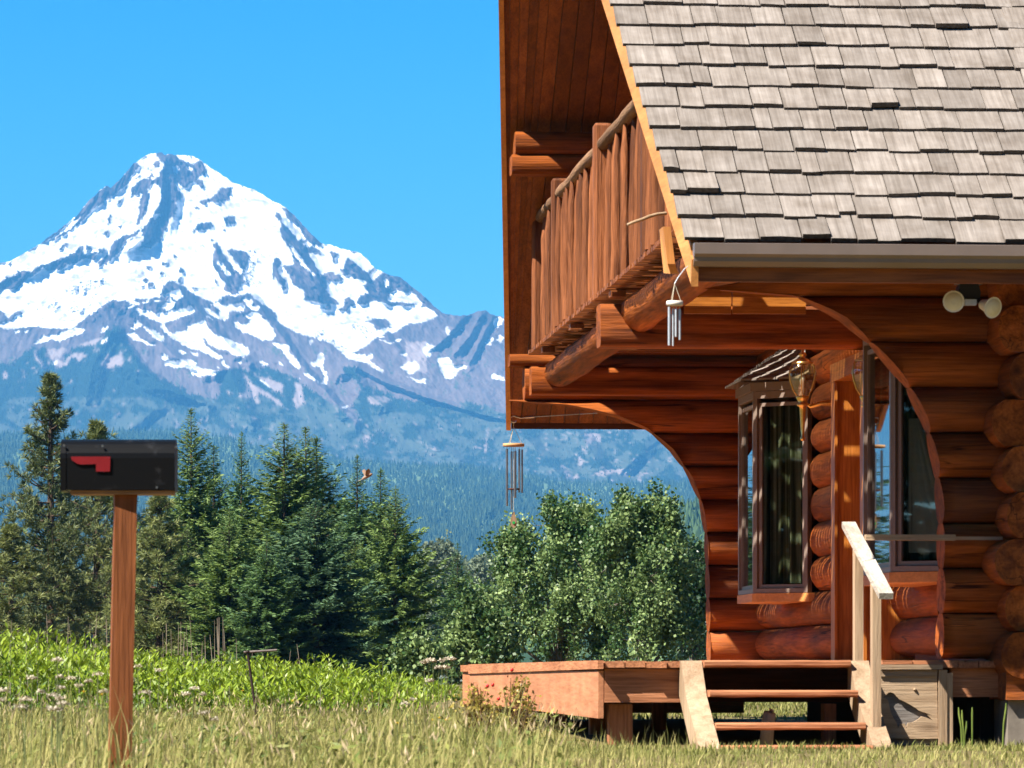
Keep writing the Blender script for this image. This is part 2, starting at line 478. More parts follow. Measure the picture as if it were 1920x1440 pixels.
SCREE = '''63 655 70 657 72 672 90 690 92 696 80 688 67 675
88 655 118 652 128 655 115 668 110 672 118 680 128 668 140 662 150 660 165 668 150 675 135 670 125 685 112 690 100 682
188 683 205 662 210 672 222 665 228 655 232 683 222 685 212 688 198 693
145 648 160 640 175 635 195 632 180 645 160 650
470 695 485 705 520 715 533 722 530 735 520 738 510 730 490 712
455 695 465 710 480 725 500 735 515 745 530 760 545 772 535 765 515 755 500 745 485 738 490 755 480 755 460 748 445 740 460 735 462 720
552 720 565 718 567 735 572 755 565 765 560 775 553 765 550 750 555 735
648 772 660 775 668 790 668 797 658 785
5 700 12 695 16 706 8 712
690 745 720 742 735 752 712 760 695 757
575 775 582 768 580 778 575 785
760 640 800 640 800 700 760 690
1095 812 1130 812 1125 835 1110 845 1098 830
1050 872 1068 880 1085 890 1072 902 1062 895
1085 855 1095 865 1090 880 1084 878
1110 890 1135 880 1180 878 1240 890 1150 900'''
RIDGES = [  # (polyline, depth brought forward [m], half-width left, half-width right) in picture units
    ('308 292 304 330 300 372 285 412 268 450 240 470', 95, 34, 15),
    ('320 292 322 330 330 380 318 430', 35, 12, 16),
    ('520 400 545 450 575 500 590 540 600 570', 80, 30, 30),
    ('402 458 412 495 430 530 450 552', 55, 10, 18),
    ('430 468 448 495 462 525', 35, 10, 8),
    ('655 485 690 525 720 560', 50, 26, 22),
    ('514 485 518 512 530 540', 30, 10, 12),
    ('318 528 350 560 390 600 430 650 470 680', 60, 40, 16),
    ('467 548 490 580 525 625 560 680 620 745 666 796', 70, 50, 14),
    ('213 612 226 640 262 690 320 730 390 760', 80, 60, 18),
    ('213 612 190 650 170 700 160 760', 50, 24, 30),
    ('232 564 270 610 330 670 380 700', 40, 30, 14),
    ('58 652 80 690 110 740', 45, 26, 14),
    ('905 583 880 630 850 665', 45, 14, 18),
    ('925 590 900 640 880 680', 35, 12, 10),
    ('870 592 830 640 800 660', 35, 18, 14),
    ('700 600 730 640 745 660', 25, 20, 16),
    ('640 700 665 700 680 735 720 760', 45, 24, 16),
    ('655 680 720 715 800 745 900 775 1000 800', 40, 20, 26),
    ('400 695 430 692 450 740 470 790', 55, 26, 22),
    ('0 525 60 508 120 482 200 470 262 440', 30, 26, 9),
    ('178 560 200 590 213 612', 30, 26, 12),
    ('1080 800 1110 850 1140 900', 60, 40, 24), ('960 790 1010 850 1060 905', 55, 36, 24), ('1220 810 1200 850 1160 890', 50, 30, 30),
    ('300 760 250 800 200 830', 50, 40, 30), ('520 780 560 820 620 850', 45, 40, 26), ('760 790 800 830 860 860', 45, 40, 26)]
def polydist(pl, X, Y):
    """signed horizontal distance (right positive) to a polyline, only where rows overlap; fades at the ends"""
    ys = pl[:, 1]
    if ys[0] > ys[-1] or np.any(np.diff(ys) <= 0):
        best = np.full(X.shape, 1e9)
        sg = np.ones(X.shape)
        for (ax, ay), (bx, by) in zip(pl[:-1], pl[1:]):
            dx, dy = bx - ax, by - ay
            t = np.clip(((X - ax) * dx + (Y - ay) * dy) / (dx * dx + dy * dy), 0, 1)
            qx, qy = X - ax - t * dx, Y - ay - t * dy
            d = np.hypot(qx, qy)
            m = d < best
            best = np.where(m, d, best)
            sg = np.where(m, np.where(qx + qy * 0.6 > 0, 1.0, -1.0), sg)
        return best * sg, np.ones(X.shape)
    xc = np.interp(Y, ys, pl[:, 0])
    fade = np.clip((Y - ys[0] + 4) / 12, 0, 1) * np.clip((ys[-1] + 25 - Y) / 40, 0, 1)
    return X - xc, fade
# ---- mountain grid
gx = np.arange(-290, 1880, 2.0)
NR = 330
top = np.interp(gx, SKYLINE[:, 0], SKYLINE[:, 1])
top = top + (fbm(gx * 0.16, gx * 0, 5, 3) - 0.5) * 4.0 * (gx > 60)
bot = 1000.0
tt = np.linspace(0, 1, NR)[:, None]
PX = np.repeat(gx[None, :], NR, 0)
PY = top[None, :] + tt * (bot - top[None, :])
# ragged edges: the patches are looked up at slightly displaced places
wx = (fbm(PX * 0.11, PY * 0.11, 11, 4, 0.6) - 0.5) * 13
wy = (fbm(PX * 0.11, PY * 0.11, 23, 4, 0.6) - 0.5) * 13
wx2 = (fbm(PX * 0.34, PY * 0.34, 31, 3, 0.6) - 0.5) * 5.5
wy2 = (fbm(PX * 0.34, PY * 0.34, 43, 3, 0.6) - 0.5) * 5.5
QX, QY = PX + wx * 0.35 + wx2, PY + wy * 0.35 + wy2
code = np.zeros(PX.shape, dtype=np.int8)                       # 0 rock, 1 snow, 2 forest, 3 scree
code[QY < np.interp(QX, SNOWLINE[:, 0], SNOWLINE[:, 1])] = 1
code[PX > 838] = 0
for s in ROCK.split('\n'): code[inside(P(s), QX, QY)] = 0
for x, y, rx, ry in SPOTS: code[((QX - x) / rx) ** 2 + ((QY - y) / ry) ** 2 < 1] = 0
fr = fbm(PX * 0.09, PY * 0.05, 57, 4, 0.6)
icy = fbm(PX * 0.3, PY * 0.45, 61, 3, 0.7)
for s in GREY.split('\n'):
    k = inside(P(s), PX + wx, PY + wy)
    code[k & (icy > 0.60)] = 0
FO = inside(FOREST, PX + wx * 1.2 + wx2, PY + wy * 1.2 + wy2)
code[FO & (code != 1)] = 2
thin = fbm(PX * 0.035, PY * 0.06, 71, 4, 0.6)
fine = fbm(PX * 0.22, PY * 0.3, 77, 3, 0.7)
low = np.clip((PY - 735) / 60, 0, 1)
code[FO & (code == 2) & (fr * 0.5 + fine * 0.5 > 0.70 - 0.03 * low)] = 3
logged = FO & (code == 2) & (PY > 745) & (thin + (fine - 0.5) * 0.42 > 0.56 - 0.12 * low)
for s in SCREE.split('\n'): code[inside(P(s), QX, QY) & (code != 1)] = 3
for s in SNOW.split('\n'): code[inside(P(s), QX, QY)] = 1
alpine = (code == 0) & (PY > 650) & (fr * 0.6 + fine * 0.4 > 0.64)
# ---- colours of the ground itself
rk = fbm(PX * 0.12, PY * 0.05, 83, 4, 0.6)
C = np.zeros(PX.shape + (3,))
rock_a, rock_b = np.array([0.022, 0.019, 0.022]), np.array([0.125, 0.094, 0.090])
hi = np.clip((PY - 560) / 120, 0, 1)[..., None]
C[:] = rock_a + (rock_b - rock_a) * np.clip((rk - 0.3) * 2.2, 0, 1)[..., None]
ang0 = np.arctan2(PX - 310, PY - 150)
rad0 = np.hypot(PX - 310, PY - 150)
streak = fbm(ang0 * 110, rad0 * 0.035, 87, 3, 0.6)
grain = np.random.default_rng(88).random(PX.shape)
C *= (0.40 + 0.85 * np.clip((streak - 0.25) * 2, 0, 1) + 0.35 * (grain - 0.5) + 0.25 * fine)[..., None]
C = C * (1 - 0.75 * hi) + 0.75 * hi * (np.array([0.175, 0.132, 0.124]) * (0.78 + 0.35 * rk + 0.25 * (streak - 0.5))[..., None])
C[alpine] = [0.07, 0.085, 0.06]
C[code == 3] = [0.30, 0.235, 0.215]
C[code == 2] = [0.014, 0.030, 0.020]
C[logged] = [0.070, 0.085, 0.060]
C[code == 1] = [0.80, 0.80, 0.80]
dirty = np.clip((fbm(PX * 0.05, PY * 0.12, 91, 4, 0.65) - 0.50) * 2.6, 0, 0.62)[..., None]
C = np.where((code == 1)[..., None], C * (1 - dirty * np.array([0.80, 0.84, 0.86])), C)
# patches blend a little where they meet, snow keeps its edge
Cb = C.copy()
for _ in range(2):
    Cb = (Cb * 2 + np.roll(Cb, 1, 0) + np.roll(Cb, -1, 0) + np.roll(Cb, 1, 1) + np.roll(Cb, -1, 1)) / 6
soil = ((code == 2) | (code == 3))[..., None]
C = np.where(soil, Cb, C)
# ---- depth and relief
base = np.interp(PY, [280, 600, 760, 860, 1000], [12600, 11600, 10900, 10300, 9600])
rel = np.zeros(PX.shape)
for s, amp, wl, wr in RIDGES:
    pl = P(s)
    d, fd = polydist(pl, PX + wx * 0.5, PY + wy * 0.3)
    prof = np.where(d < 0, 1 + d / wl, 1 - d / wr)
    rel += amp * (2.0 if pl[:, 1].mean() > 600 else 1.3) * fd * np.clip(prof, 0, 1)
ang = np.arctan2(PX - 310, PY - 150)
rad = np.hypot(PX - 310, PY - 150)
gul = 1 - np.abs(fbm(ang * 26, rad * 0.012, 101, 4, 0.6) * 2 - 1) * 2
iso = fbm(PX * 0.06, PY * 0.06, 111, 5, 0.55) - 0.5
fine_r = fbm(PX * 0.2, PY * 0.14, 121, 4, 0.65) - 0.5
sn = (code == 1)
soft = sn.astype(float)
for _ in range(3):
    soft = (soft + np.roll(soft, 1, 0) + np.roll(soft, -1, 0) + np.roll(soft, 1, 1) + np.roll(soft, -1, 1)) / 5
wood_ = (code == 2) | logged
rough_k = 1 - 0.86 * soft
rough_k = rough_k * np.interp(PY, [545, 640], [1.0, 0.38])
rel += rough_k * (gul * 34 + fine_r * 46) + iso * 40 * (0.75 + 0.25 * rough_k)
rel += (1 - soft) * 9.0                                         # rock stands proud of the snow
D = base - rel
V = np.stack([(PX - CX) / F * D, D, (HY - PY) / F * D], -1)
# the far side falls away behind the skyline
back = V[0].copy()
back[:, 1] += 2200
back[:, 0] *= back[:, 1] / V[0][:, 1]
back[:, 2] = 200
V = np.concatenate([back[None], V], 0)
C = np.concatenate([C[:1], C], 0)
nr, nc = V.shape[:2]
idx = np.arange(nr * nc).reshape(nr, nc)
Q = np.stack([idx[:-1, :-1], idx[1:, :-1], idx[1:, 1:], idx[:-1, 1:]], -1).reshape(-1, 4)
def terrain_mat(name, rough=0.9):
    t = NT(name)
    a = t.n('Attribute', attribute_name='col')
    n = t.noise(t.coords((0.02, 0.02, 0.02), False), 1.0, 5, 0.65)
    c = t.mix(0.35, a.outputs['Color'], t.ramp(n, [(0.3, (0.6, 0.6, 0.6)), (0.7, (1.15, 1.15, 1.15))]), 'MULTIPLY')
    return t.base(c, rough, 0.1)
M_terr = terrain_mat('rock_snow_and_forest_floor')
mountain = np_obj('mountain', V.reshape(-1, 3), Q, M_terr, colors=C.reshape(-1, 3), smooth=True)
tag(mountain, 'snow covered volcanic mountain with dark rock ridges', kind='structure')

# ---- small conifers on the slopes: one mass
M_far = leafy('far_conifers', (0.014, 0.032, 0.018), (0.050, 0.080, 0.036), 0.8, 0.1, 0.0, 0.02)
M_far2 = leafy('far_valley_trees', (0.016, 0.040, 0.020), (0.07, 0.115, 0.04), 0.8, 0.1, 0.0, 0.02)
def cone_mass(name, base_pts, h, w, m, label, rng, sides=4):
    n = len(base_pts)
    k = sides
    ph = rng.random(n) * 6.28
    V = np.zeros((n, k + 1, 3), dtype=np.float32)
    for i in range(k):
        a = ph + i * 2 * math.pi / k
        V[:, i, 0] = base_pts[:, 0] + np.cos(a) * w
        V[:, i, 1] = base_pts[:, 1] + np.sin(a) * w
        V[:, i, 2] = base_pts[:, 2] - h * 0.15
    V[:, k] = base_pts
    V[:, k, 2] += h
    b = np.arange(n)[:, None] * (k + 1)
    Fq = np.concatenate([np.stack([b[:, 0] + i, b[:, 0] + (i + 1) % k, b[:, 0] + k], -1) for i in range(k)], 0)
    o = np_obj(name, V.reshape(-1, 3), Fq, m)
    r = np.tile(rng.random(n) * 0.6 - 0.15, k).astype(np.float32)
    at_ = o.data.attributes.new('rnd', 'FLOAT', 'FACE')
    at_.data.foreach_set('value', r)
    return tag(o, label, kind='stuff')
rng = np.random.default_rng(3)
Vg = V[1:]
cand = np.argwhere((code == 2) & ~logged & (PX > -60) & (PX < 1360) & (PY < 930))
cand = cand[rng.random(len(cand)) < 0.22]
cand2 = np.argwhere((logged | (code == 3)) & (PX > -60) & (PX < 1360) & (PY > 700) & (PY < 930))
cand2 = cand2[rng.random(len(cand2)) < 0.015]
cc = np.concatenate([cand, cand2])
bp = Vg[cc[:, 0], cc[:, 1]]
hh = 4 + rng.random(len(bp)) * 4
cone_mass('mountain_forest', bp, hh, hh * 0.27, M_far, 'far conifer forest on the lower mountain slopes', rng)

# ---- foothill in front of the mountain, wooded
RIDGE2 = P('-300 802 0 812 120 815 200 809 333 809 430 823 456 832 520 848 620 860 700 868 800 873 900 876 1000 893 1060 904 1160 906 1300 905 1500 915 1900 935')
def hill(name, ridge, dtop, dbot, ybot, x0, x1, step, rows, label, colf, amp):
    gx = np.arange(x0, x1, step)
    top = np.interp(gx, ridge[:, 0], ridge[:, 1]) + (fbm(gx * 0.05, gx * 0, 9, 3) - 0.5) * 5
    tt = np.linspace(0, 1, rows)[:, None]
    X = np.repeat(gx[None], rows, 0)
    Y = top[None] + tt * (ybot - top[None])
    D = dtop + (dbot - dtop) * tt ** 0.6 - (fbm(X * 0.012, Y * 0.02, 15, 4) - 0.5) * amp * (1 - tt * 0.5)
    V = np.stack([(X - CX) / F * D, D, (HY - Y) / F * D], -1)
    back = V[0].copy()
    back[:, 1] += 900
    back[:, 0] *= back[:, 1] / V[0][:, 1]
    back[:, 2] *= 0.75
    Vb = np.concatenate([back[None], V], 0)
    Cc = colf(X, Y)
    Cc = np.concatenate([Cc[:1], Cc], 0)
    nr, nc = Vb.shape[:2]
    idx = np.arange(nr * nc).reshape(nr, nc)
    Q = np.stack([idx[:-1, :-1], idx[1:, :-1], idx[1:, 1:], idx[:-1, 1:]], -1).reshape(-1, 4)
    o = np_obj(name, Vb.reshape(-1, 3), Q, M_terr, colors=Cc.reshape(-1, 3), smooth=True)
    tag(o, label, kind='structure')
    return X, Y, V
def col_foot(X, Y):
    c = np.zeros(X.shape + (3,))
    n = fbm(X * 0.02, Y * 0.05, 33, 4, 0.6)[..., None]
    c[:] = np.array([0.03, 0.055, 0.03]) + np.clip((n - 0.45) * 3, 0, 1) * np.array([0.12, 0.16, 0.06])
    return c
fX, fY, fV = hill('foothill', RIDGE2, 8600, 3600, 1232, -290, 1900, 4.0, 120, 'wooded foothill below the mountain', col_foot, 900)
sel = np.argwhere((fX > -50) & (fX < 1370))
w_ = np.clip((fY[sel[:, 0], sel[:, 1]] - 800) / 300, 0, 1)
sel = sel[rng.random(len(sel)) < 0.85]
bp = fV[sel[:, 0], sel[:, 1]] + (rng.random((len(sel), 3)) - 0.5) * np.array([8, 30, 0])
hh = (6 + rng.random(len(bp)) * 5)
cone_mass('foothill_forest', bp, hh, hh * 0.30, M_far, 'dense conifer forest on the foothill', rng)
def col_near(X, Y):
    c = np.zeros(X.shape + (3,))
    n = fbm(X * 0.03, Y * 0.06, 35, 4, 0.6)[..., None]
    c[:] = np.array([0.03, 0.06, 0.025]) + np.clip((n - 0.45) * 3, 0, 1) * np.array([0.13, 0.16, 0.05])
    return c
RIDGE3 = P('-300 1085 200 1085 600 1080 790 1075 900 1062 1000 1050 1150 1020 1200 990 1250 962 1285 945 1310 940 1400 935 1900 950')
nX, nY, nV = hill('valley_hill', RIDGE3, 3000, 900, 1262, -290, 1900, 5.0, 70, 'pale green low hill beside the valley', col_near, 220)
sel = np.argwhere((nX > -60) & (nX < 1370) & (nY < 1215))
sel = sel[rng.random(len(sel)) < 0.40]
bp = nV[sel[:, 0], sel[:, 1]]
hh = (4 + rng.random(len(bp)) * 4)
cone_mass('valley_forest', bp, hh, hh * 0.42, M_far2, 'mixed trees on the low green hill', rng, 5)
# ---- near ground: one sheet from the camera to the hills
def ground_z(x, y):
    d = np.hypot(x, y)
    z = -0.46 + 0.10 * np.clip((d - 30) / 30, 0, 1)
    return z - 3.0 * np.clip((d - 160) / 500, 0, 1) ** 1.2
ys = np.concatenate([np.linspace(-40, 60, 101), np.linspace(62, 200, 70), np.geomspace(210, 1600, 40)])
xs = np.concatenate([-np.geomspace(1500, 31, 40), np.linspace(-30, 30, 121), np.geomspace(31, 1500, 40)])
GX, GY = np.meshgrid(xs, ys)
GZ = ground_z(GX, GY) + (fbm(GX * 0.7, GY * 0.7, 3, 3) - 0.5) * 0.05
V = np.stack([GX, GY, GZ], -1)
nr, nc = V.shape[:2]
idx = np.arange(nr * nc).reshape(nr, nc)
Q = np.stack([idx[:-1, :-1], idx[:-1, 1:], idx[1:, 1:], idx[1:, :-1]], -1).reshape(-1, 4)
t = NT('dry_meadow_soil')
n1 = t.noise(t.coords((1, 1, 1), False), 0.9, 5)
n2 = t.noise(t.coords((1, 1, 1), False), 14.0, 4)
c = t.mix(n2, t.ramp(n1, [(0.3, (0.09, 0.08, 0.03)), (0.7, (0.20, 0.155, 0.07))]), (0.13, 0.10, 0.045))
t.bump(n2, 0.6, 0.03)
tag(np_obj('ground', V.reshape(-1, 3), Q, t.base(c, 0.95, 0.1), smooth=True), 'dry grassy ground', kind='structure')
# ---- the air
hz_b = MB().box(-9000, 9000, -300, 17000, -20, 1600)
hz_o = hz_b.build('haze', bpy.data.materials.new('air'))
hm = hz_o.data.materials[0]
hm.use_nodes = True
hm.node_tree.nodes.clear()
pv = hm.node_tree.nodes.new('ShaderNodeVolumePrincipled')
pv.inputs['Color'].default_value = (0.12, 0.48, 1.0, 1)
pv.inputs['Density'].default_value = 6.2e-5
pv.inputs['Anisotropy'].default_value = 0.0
mo = hm.node_tree.nodes.new('ShaderNodeOutputMaterial')
hm.node_tree.links.new(pv.outputs[0], mo.inputs['Volume'])
tag(hz_o, 'blue summer haze in the air', kind='stuff')
# ================================================================== log house
W = {}
for ax in 'xyz':
    W['log' + ax] = wood('stained_log_' + ax, ax, (0.10, 0.022, 0.004), (0.54, 0.150, 0.026), 0.72, 0.28, 1.0, 0.9, 0.7, 0.12, 1.0)
    W['trim' + ax] = wood('orange_trim_' + ax, ax, (0.52, 0.21, 0.055), (0.74, 0.34, 0.105), 0.55, 0.08, 1.2, 0.35, 0.10, 0.25, 0.0, 0.3)
    W['plank' + ax] = wood('soffit_plank_' + ax, ax, (0.16, 0.045, 0.012), (0.36, 0.12, 0.03), 0.6, 0.28, 1.3, 0.6, 0.3)
    W['pale' + ax] = wood('weathered_timber_' + ax, ax, (0.30, 0.205, 0.125), (0.50, 0.37, 0.25), 0.8, 0.10, 1.6, 0.45, 0.4, 0.1, 0.0, 0.3)
    W['deck' + ax] = wood('stained_deck_' + ax, ax, (0.36, 0.145, 0.070), (0.58, 0.265, 0.135), 0.75, 0.14, 1.3, 0.5, 0.4, 0.1)
    W['door' + ax] = wood('varnished_door_' + ax, ax, (0.36, 0.125, 0.02), (0.56, 0.215, 0.04), 0.45, 0.06, 1.6, 0.3, 0.15, 0.25)
    W['picket' + ax] = wood('peeled_pole_' + ax, ax, (0.09, 0.030, 0.012), (0.34, 0.120, 0.045), 0.65, 0.45, 1.8, 0.5, 0.7, 0.15)
    W['bark' + ax] = wood('grey_brown_pole_' + ax, ax, (0.17, 0.09, 0.05), (0.36, 0.21, 0.12), 0.8, 0.2, 1.8, 0.5, 0.8, 0.1)
W['darkwood'] = wood('dark_board_x', 'x', (0.07, 0.025, 0.012), (0.14, 0.05, 0.022), 0.8, 0.2, 1.2, 0.3, 0.3)
t = NT('weathered_cedar_shake')
n1 = t.noise(t.coords((46, 1.6, 1.6)), 1.0, 4, 0.65, 0.2)
n2 = t.noise(t.coords((3, 3, 3)), 1.6, 4, 0.6)
c = t.ramp(n1, [(0.25, (0.150, 0.128, 0.110)), (0.5, (0.225, 0.196, 0.172)), (0.8, (0.315, 0.278, 0.248))])
c = t.mix(0.7, c, t.ramp(n2, [(0.28, (0.55, 0.50, 0.46)), (0.7, (1.12, 1.12, 1.14))]), 'MULTIPLY')
c = t.vary(c, 0.15)
t.bump(n1, 0.4, 0.005)
W['shake'] = t.base(c, 0.85, 0.1)
W['shake_end'] = plain('weathered_end_grain_and_shade', (0.085, 0.072, 0.062), 0.95, 0, 0.05, 0.4, 40)  # weathered end grain, darkened further for the shadow under each butt
W['frame'] = plain('brown_window_metal', (0.20, 0.15, 0.12), 0.42, 0.0, 0.5, 0.1, 30)
W['gutter'] = plain('brown_gutter_metal', (0.20, 0.15, 0.125), 0.33, 0.2, 0.6, 0.08, 6)
W['brass'] = plain('aged_brass', (0.85, 0.55, 0.19), 0.30, 1.0, 0.5, 0.15, 40)
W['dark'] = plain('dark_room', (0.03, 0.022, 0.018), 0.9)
W['black'] = plain('black_plastic', (0.012, 0.012, 0.013), 0.4, 0.0, 0.5)
W['steel'] = plain('bright_steel', (0.55, 0.56, 0.58), 0.3, 1.0, 0.5, 0.1, 40)
W['tin'] = plain('dull_aluminium', (0.62, 0.64, 0.66), 0.45, 0.7, 0.5, 0.1, 60)
W['string'] = plain('pale_cord', (0.5, 0.43, 0.32), 0.8)
W['concrete'] = plain('old_concrete', (0.20, 0.17, 0.14), 0.95, 0.0, 0.1, 0.3, 9)
t = NT('pale_curtain')
c = t.ramp(t.noise(t.coords((26, 26, 0.5)), 1.0, 3), [(0.36, (0.05, 0.045, 0.025)), (0.50, (0.22, 0.20, 0.11)), (0.64, (0.62, 0.58, 0.42))])
W['curtain'] = t.base(c, 0.9, 0.1)
t = NT('window_glass')
t.m.node_tree.nodes.remove(t.p)
gl, tr, mx, fr_ = t.n('BsdfGlossy'), t.n('BsdfTransparent'), t.n('MixShader'), t.n('Fresnel')
gl.inputs['Roughness'].default_value = 0.015
gl.inputs['Color'].default_value = (0.9, 0.95, 1, 1)
tr.inputs['Color'].default_value = (0.60, 0.64, 0.60, 1)
fr_.inputs['IOR'].default_value = 1.9
bp_ = t.n('Bump')
bp_.inputs['Strength'].default_value, bp_.inputs['Distance'].default_value = 0.003, 0.02
t.l(t.noise(t.coords((3, 3, 1.2)), 1.0, 2), bp_.inputs['Height'])
t.l(bp_.outputs[0], gl.inputs['Normal'])
geo_, inv_, mul_ = t.n('NewGeometry'), t.n('Math', operation='SUBTRACT'), t.n('Math', operation='MULTIPLY')
inv_.inputs[0].default_value = 1.0
t.l(geo_.outputs['Backfacing'], inv_.inputs[1])
t.l(fr_.outputs[0], mul_.inputs[0])
t.l(inv_.outputs[0], mul_.inputs[1])
t.l(mul_.outputs[0], mx.inputs[0])
t.l(tr.outputs[0], mx.inputs[1])
t.l(gl.outputs[0], mx.inputs[2])
t.l(mx.outputs[0], t.out.inputs['Surface'])
W['glass'] = t.m
W['sun_patch_sheet'] = plain('painted_sun_patch', (0.75, 0.75, 0.70), 0.9, 0, 0.1, 0.06, 3)  # pale colour stands for sunlight falling on the curtain

A_G, B_N, B_F = 5.49, 30.0, 41.3            # gable wall face, near wall face, far wall inner face
Z_D = 0.088                                 # top of the deck
HB = (5.6, 35.6, -0.46)                     # house base in the house frame
house = empty('log_house', hw(*HB), TH, 'large log house with grey shake roof, gable balcony and arched porch', 'house')
def hbuild(mb, name, m, parent=None):
    """link a mesh built in house coordinates under the house (or one of its parts)"""
    return mb.build(name, m, parent if parent else house, HB)
def part(name):
    o = bpy.data.objects.new(name, None)
    COL.objects.link(o)
    o.parent = house
    return o
rr = random.Random(11)
NS = 18
def log_ring(u, c, z, r, hclip, axis, seed, cclip=9):
    """one ring of a log at position u along its axis; flattened top and bottom where it sits on its neighbours"""
    pts = []
    for k in range(NS):
        an = 2 * math.pi * k / NS
        wob = 1 + 0.035 * math.sin(3 * an + seed) + 0.03 * math.sin(u * 2.1 + seed * 2) + 0.025 * math.sin(u * 5.3 + an * 2 + seed)
        dz = max(-hclip, min(hclip, r * wob * math.sin(an)))
        dc = max(-cclip, min(cclip, r * wob * math.cos(an)))
        pts.append([u, c + dc, z + dz] if axis == 'a' else [c + dc, u, z + dz])
    return pts
def log(name, axis, u0, u1, c, z, r, parent, m, hclip=9, cut0=None, cut1=None, cclip=9):
    seed = rr.random() * 20
    n = max(3, int(abs(u1 - u0) / 0.35) + 1)
    rings = []
    for i in range(n + 1):
        u = u0 + (u1 - u0) * i / n
        rings.append(log_ring(u, c, z, r, hclip, axis, seed, cclip))
    ia = 0 if axis == 'a' else 1
    for i, ring in enumerate(rings):
        for p in ring:
            if cut0 is not None: p[ia] = max(p[ia], cut0(p[2]) + (0.0006 * i))
            if cut1 is not None: p[ia] = min(p[ia], cut1(p[2]) - 0.0006 * (n - i))
    if axis == 'a': rings = [r_[::-1] for r_ in rings]
    mb = MB()
    mb.rings(rings, False, True)
    for r_, flip in ((rings[0], True), (rings[-1], False)):
        q = r_[::-1] if flip else r_
        if (cut0 is not None and flip) or (cut1 is not None and not flip):
            # strips between the two flanks of the cut, so a bent cut stays smooth
            qq = sorted(range(NS), key=lambda k: r_[k][2])
            cx = sum(p[1 - ia] for p in r_) / NS
            lo = sorted([p for p in r_ if p[1 - ia] <= cx], key=lambda p: p[2])
            hi_ = sorted([p for p in r_ if p[1 - ia] > cx], key=lambda p: p[2])
            zs = sorted(set(round(p[2], 4) for p in r_))
            def side(L, zq):
                for p, q2 in zip(L[:-1], L[1:]):
                    if p[2] <= zq <= q2[2] and q2[2] > p[2]:
                        f = (zq - p[2]) / (q2[2] - p[2])
                        return [p[j] + (q2[j] - p[j]) * f for j in range(3)]
                return L[0] if zq <= L[0][2] else L[-1]
            vs, fs = [], []
            for zq in zs: vs += [side(lo, zq), side(hi_, zq)]
            for k in range(len(zs) - 1): fs.append((2 * k, 2 * k + 1, 2 * k + 3, 2 * k + 2))
            mb.add(vs, fs)
        else:
            mb.add(q, [tuple(range(NS))])
    return hbuild(mb, name, m, parent)
def curve(pts, b):
    """a(z) of a cut traced as picture points in the plane at depth b; z ascending"""
    L = []
    for x, y in pts:
        a = ha(x, b)
        L.append((hz(y, a, b), a))
    L.sort()
    zs, as_ = [q[0] for q in L], [q[1] for q in L]
    return lambda z: float(np.interp(z, zs, as_))
# ---------------------------------------------------------------- near wall with its arch
near = part('front_log_wall')
arch_n = curve([(1769, 1235), (1773, 1100), (1771, 950), (1763, 870), (1744, 790), (1706, 715), (1645, 645), (1582, 590), (1502, 552), (1402, 538), (1285, 541)], B_N)
PIT = 0.30
A_R = ha(1893, B_N)
for i in range(10):
    z = 0.105 + PIT * (i + 0.5)
    zt = z + 0.15
    if i < 8:
        log('log', 'a', ha(1500, B_N), 9.5, B_N + 0.17, z, 0.167, near, W['logx'], 0.1495, cut0=arch_n)
    elif i == 8:
        log('log', 'a', ha(1268, B_N) - 0.02 * i, 9.5, B_N + 0.17, z, 0.167, near, W['logx'], 0.1495, cut0=(arch_n if i == 8 else None))
# ends of the cross wall logs, standing out of the near wall at the right
cross = part('cross_wall')
for i in range(10):
    z = 0.02 + 0.305 * (i + 0.35)
    if z > 2.75: break
    wv = 0.05 * math.sin(i * 2.3)
    log('log_end', 'b', 29.66 + 0.07 * math.sin(i * 1.7), 33.0, ha(1921, 29.7) + wv, z, 0.165 + 0.012 * math.sin(i * 3.1), cross, W['logy'], 0.151)
# ---------------------------------------------------------------- far wall with its arch
far = part('rear_log_wall')
arch_f = curve([(1333, 1246), (1331, 1100), (1328, 1000), (1318, 940), (1296, 888), (1262, 841), (1218, 803), (1150, 775), (1062, 757), (958, 754)], B_F)
z0 = hz(1246, ha(1360, B_F), B_F)
for i in range(10):
    z = z0 + PIT * (i + 0.5)
    a0 = ha(957, B_F)
    if i == 9:
        log('top_log', 'a', a0, 8.6, B_F + 0.17, z0 + PIT * 9 + 0.055, 0.13, far, W['logx'], 0.054)
        break
    if i == 8: a0 = ha(985, B_F)
    log('log', 'a', a0, 8.6, B_F + 0.17, z, 0.167, far, W['logx'], 0.1495, cut0=(arch_f if i < 8 else None))
# doubled carrier log in front of the far wall top
z8 = hz(712, ha(1010, 40.75), 40.75)
log('carrier_log', 'a', ha(998, 40.75), 5.6, 40.95, z8, 0.175, far, W['logx'], 0.125, cclip=0.13)
# ---------------------------------------------------------------- gable wall (logs run in depth), with openings for bays and door
gable = part('gable_log_wall')
GP = 0.284
BAY1 = (37.86, 39.62)
BAY2 = (30.72, 32.72)
DOOR = (33.75, 35.33)
for i in range(10):
    z = 0.13 + GP * (i + 0.5)
    segs = [(30.34, DOOR[0] - 0.02), (DOOR[1] + 0.03, 41.25)]
    if 0.62 < z < 2.35:
        segs = [(30.34, BAY2[0]), (BAY2[1], DOOR[0] - 0.02), (DOOR[1] + 0.05, BAY1[0] - 0.02), (BAY1[1], 41.25)]
    if z > 2.48: segs = [(30.34, 41.25)]
    for s0, s1 in segs:
        e = 0.05 * math.sin(i * 2.9)
        log('log', 'b', s0, s1 + (0.0 if s1 > 41 else e * 0.5), A_G + 0.17, z, 0.158, gable, W['logy'], 0.1415)
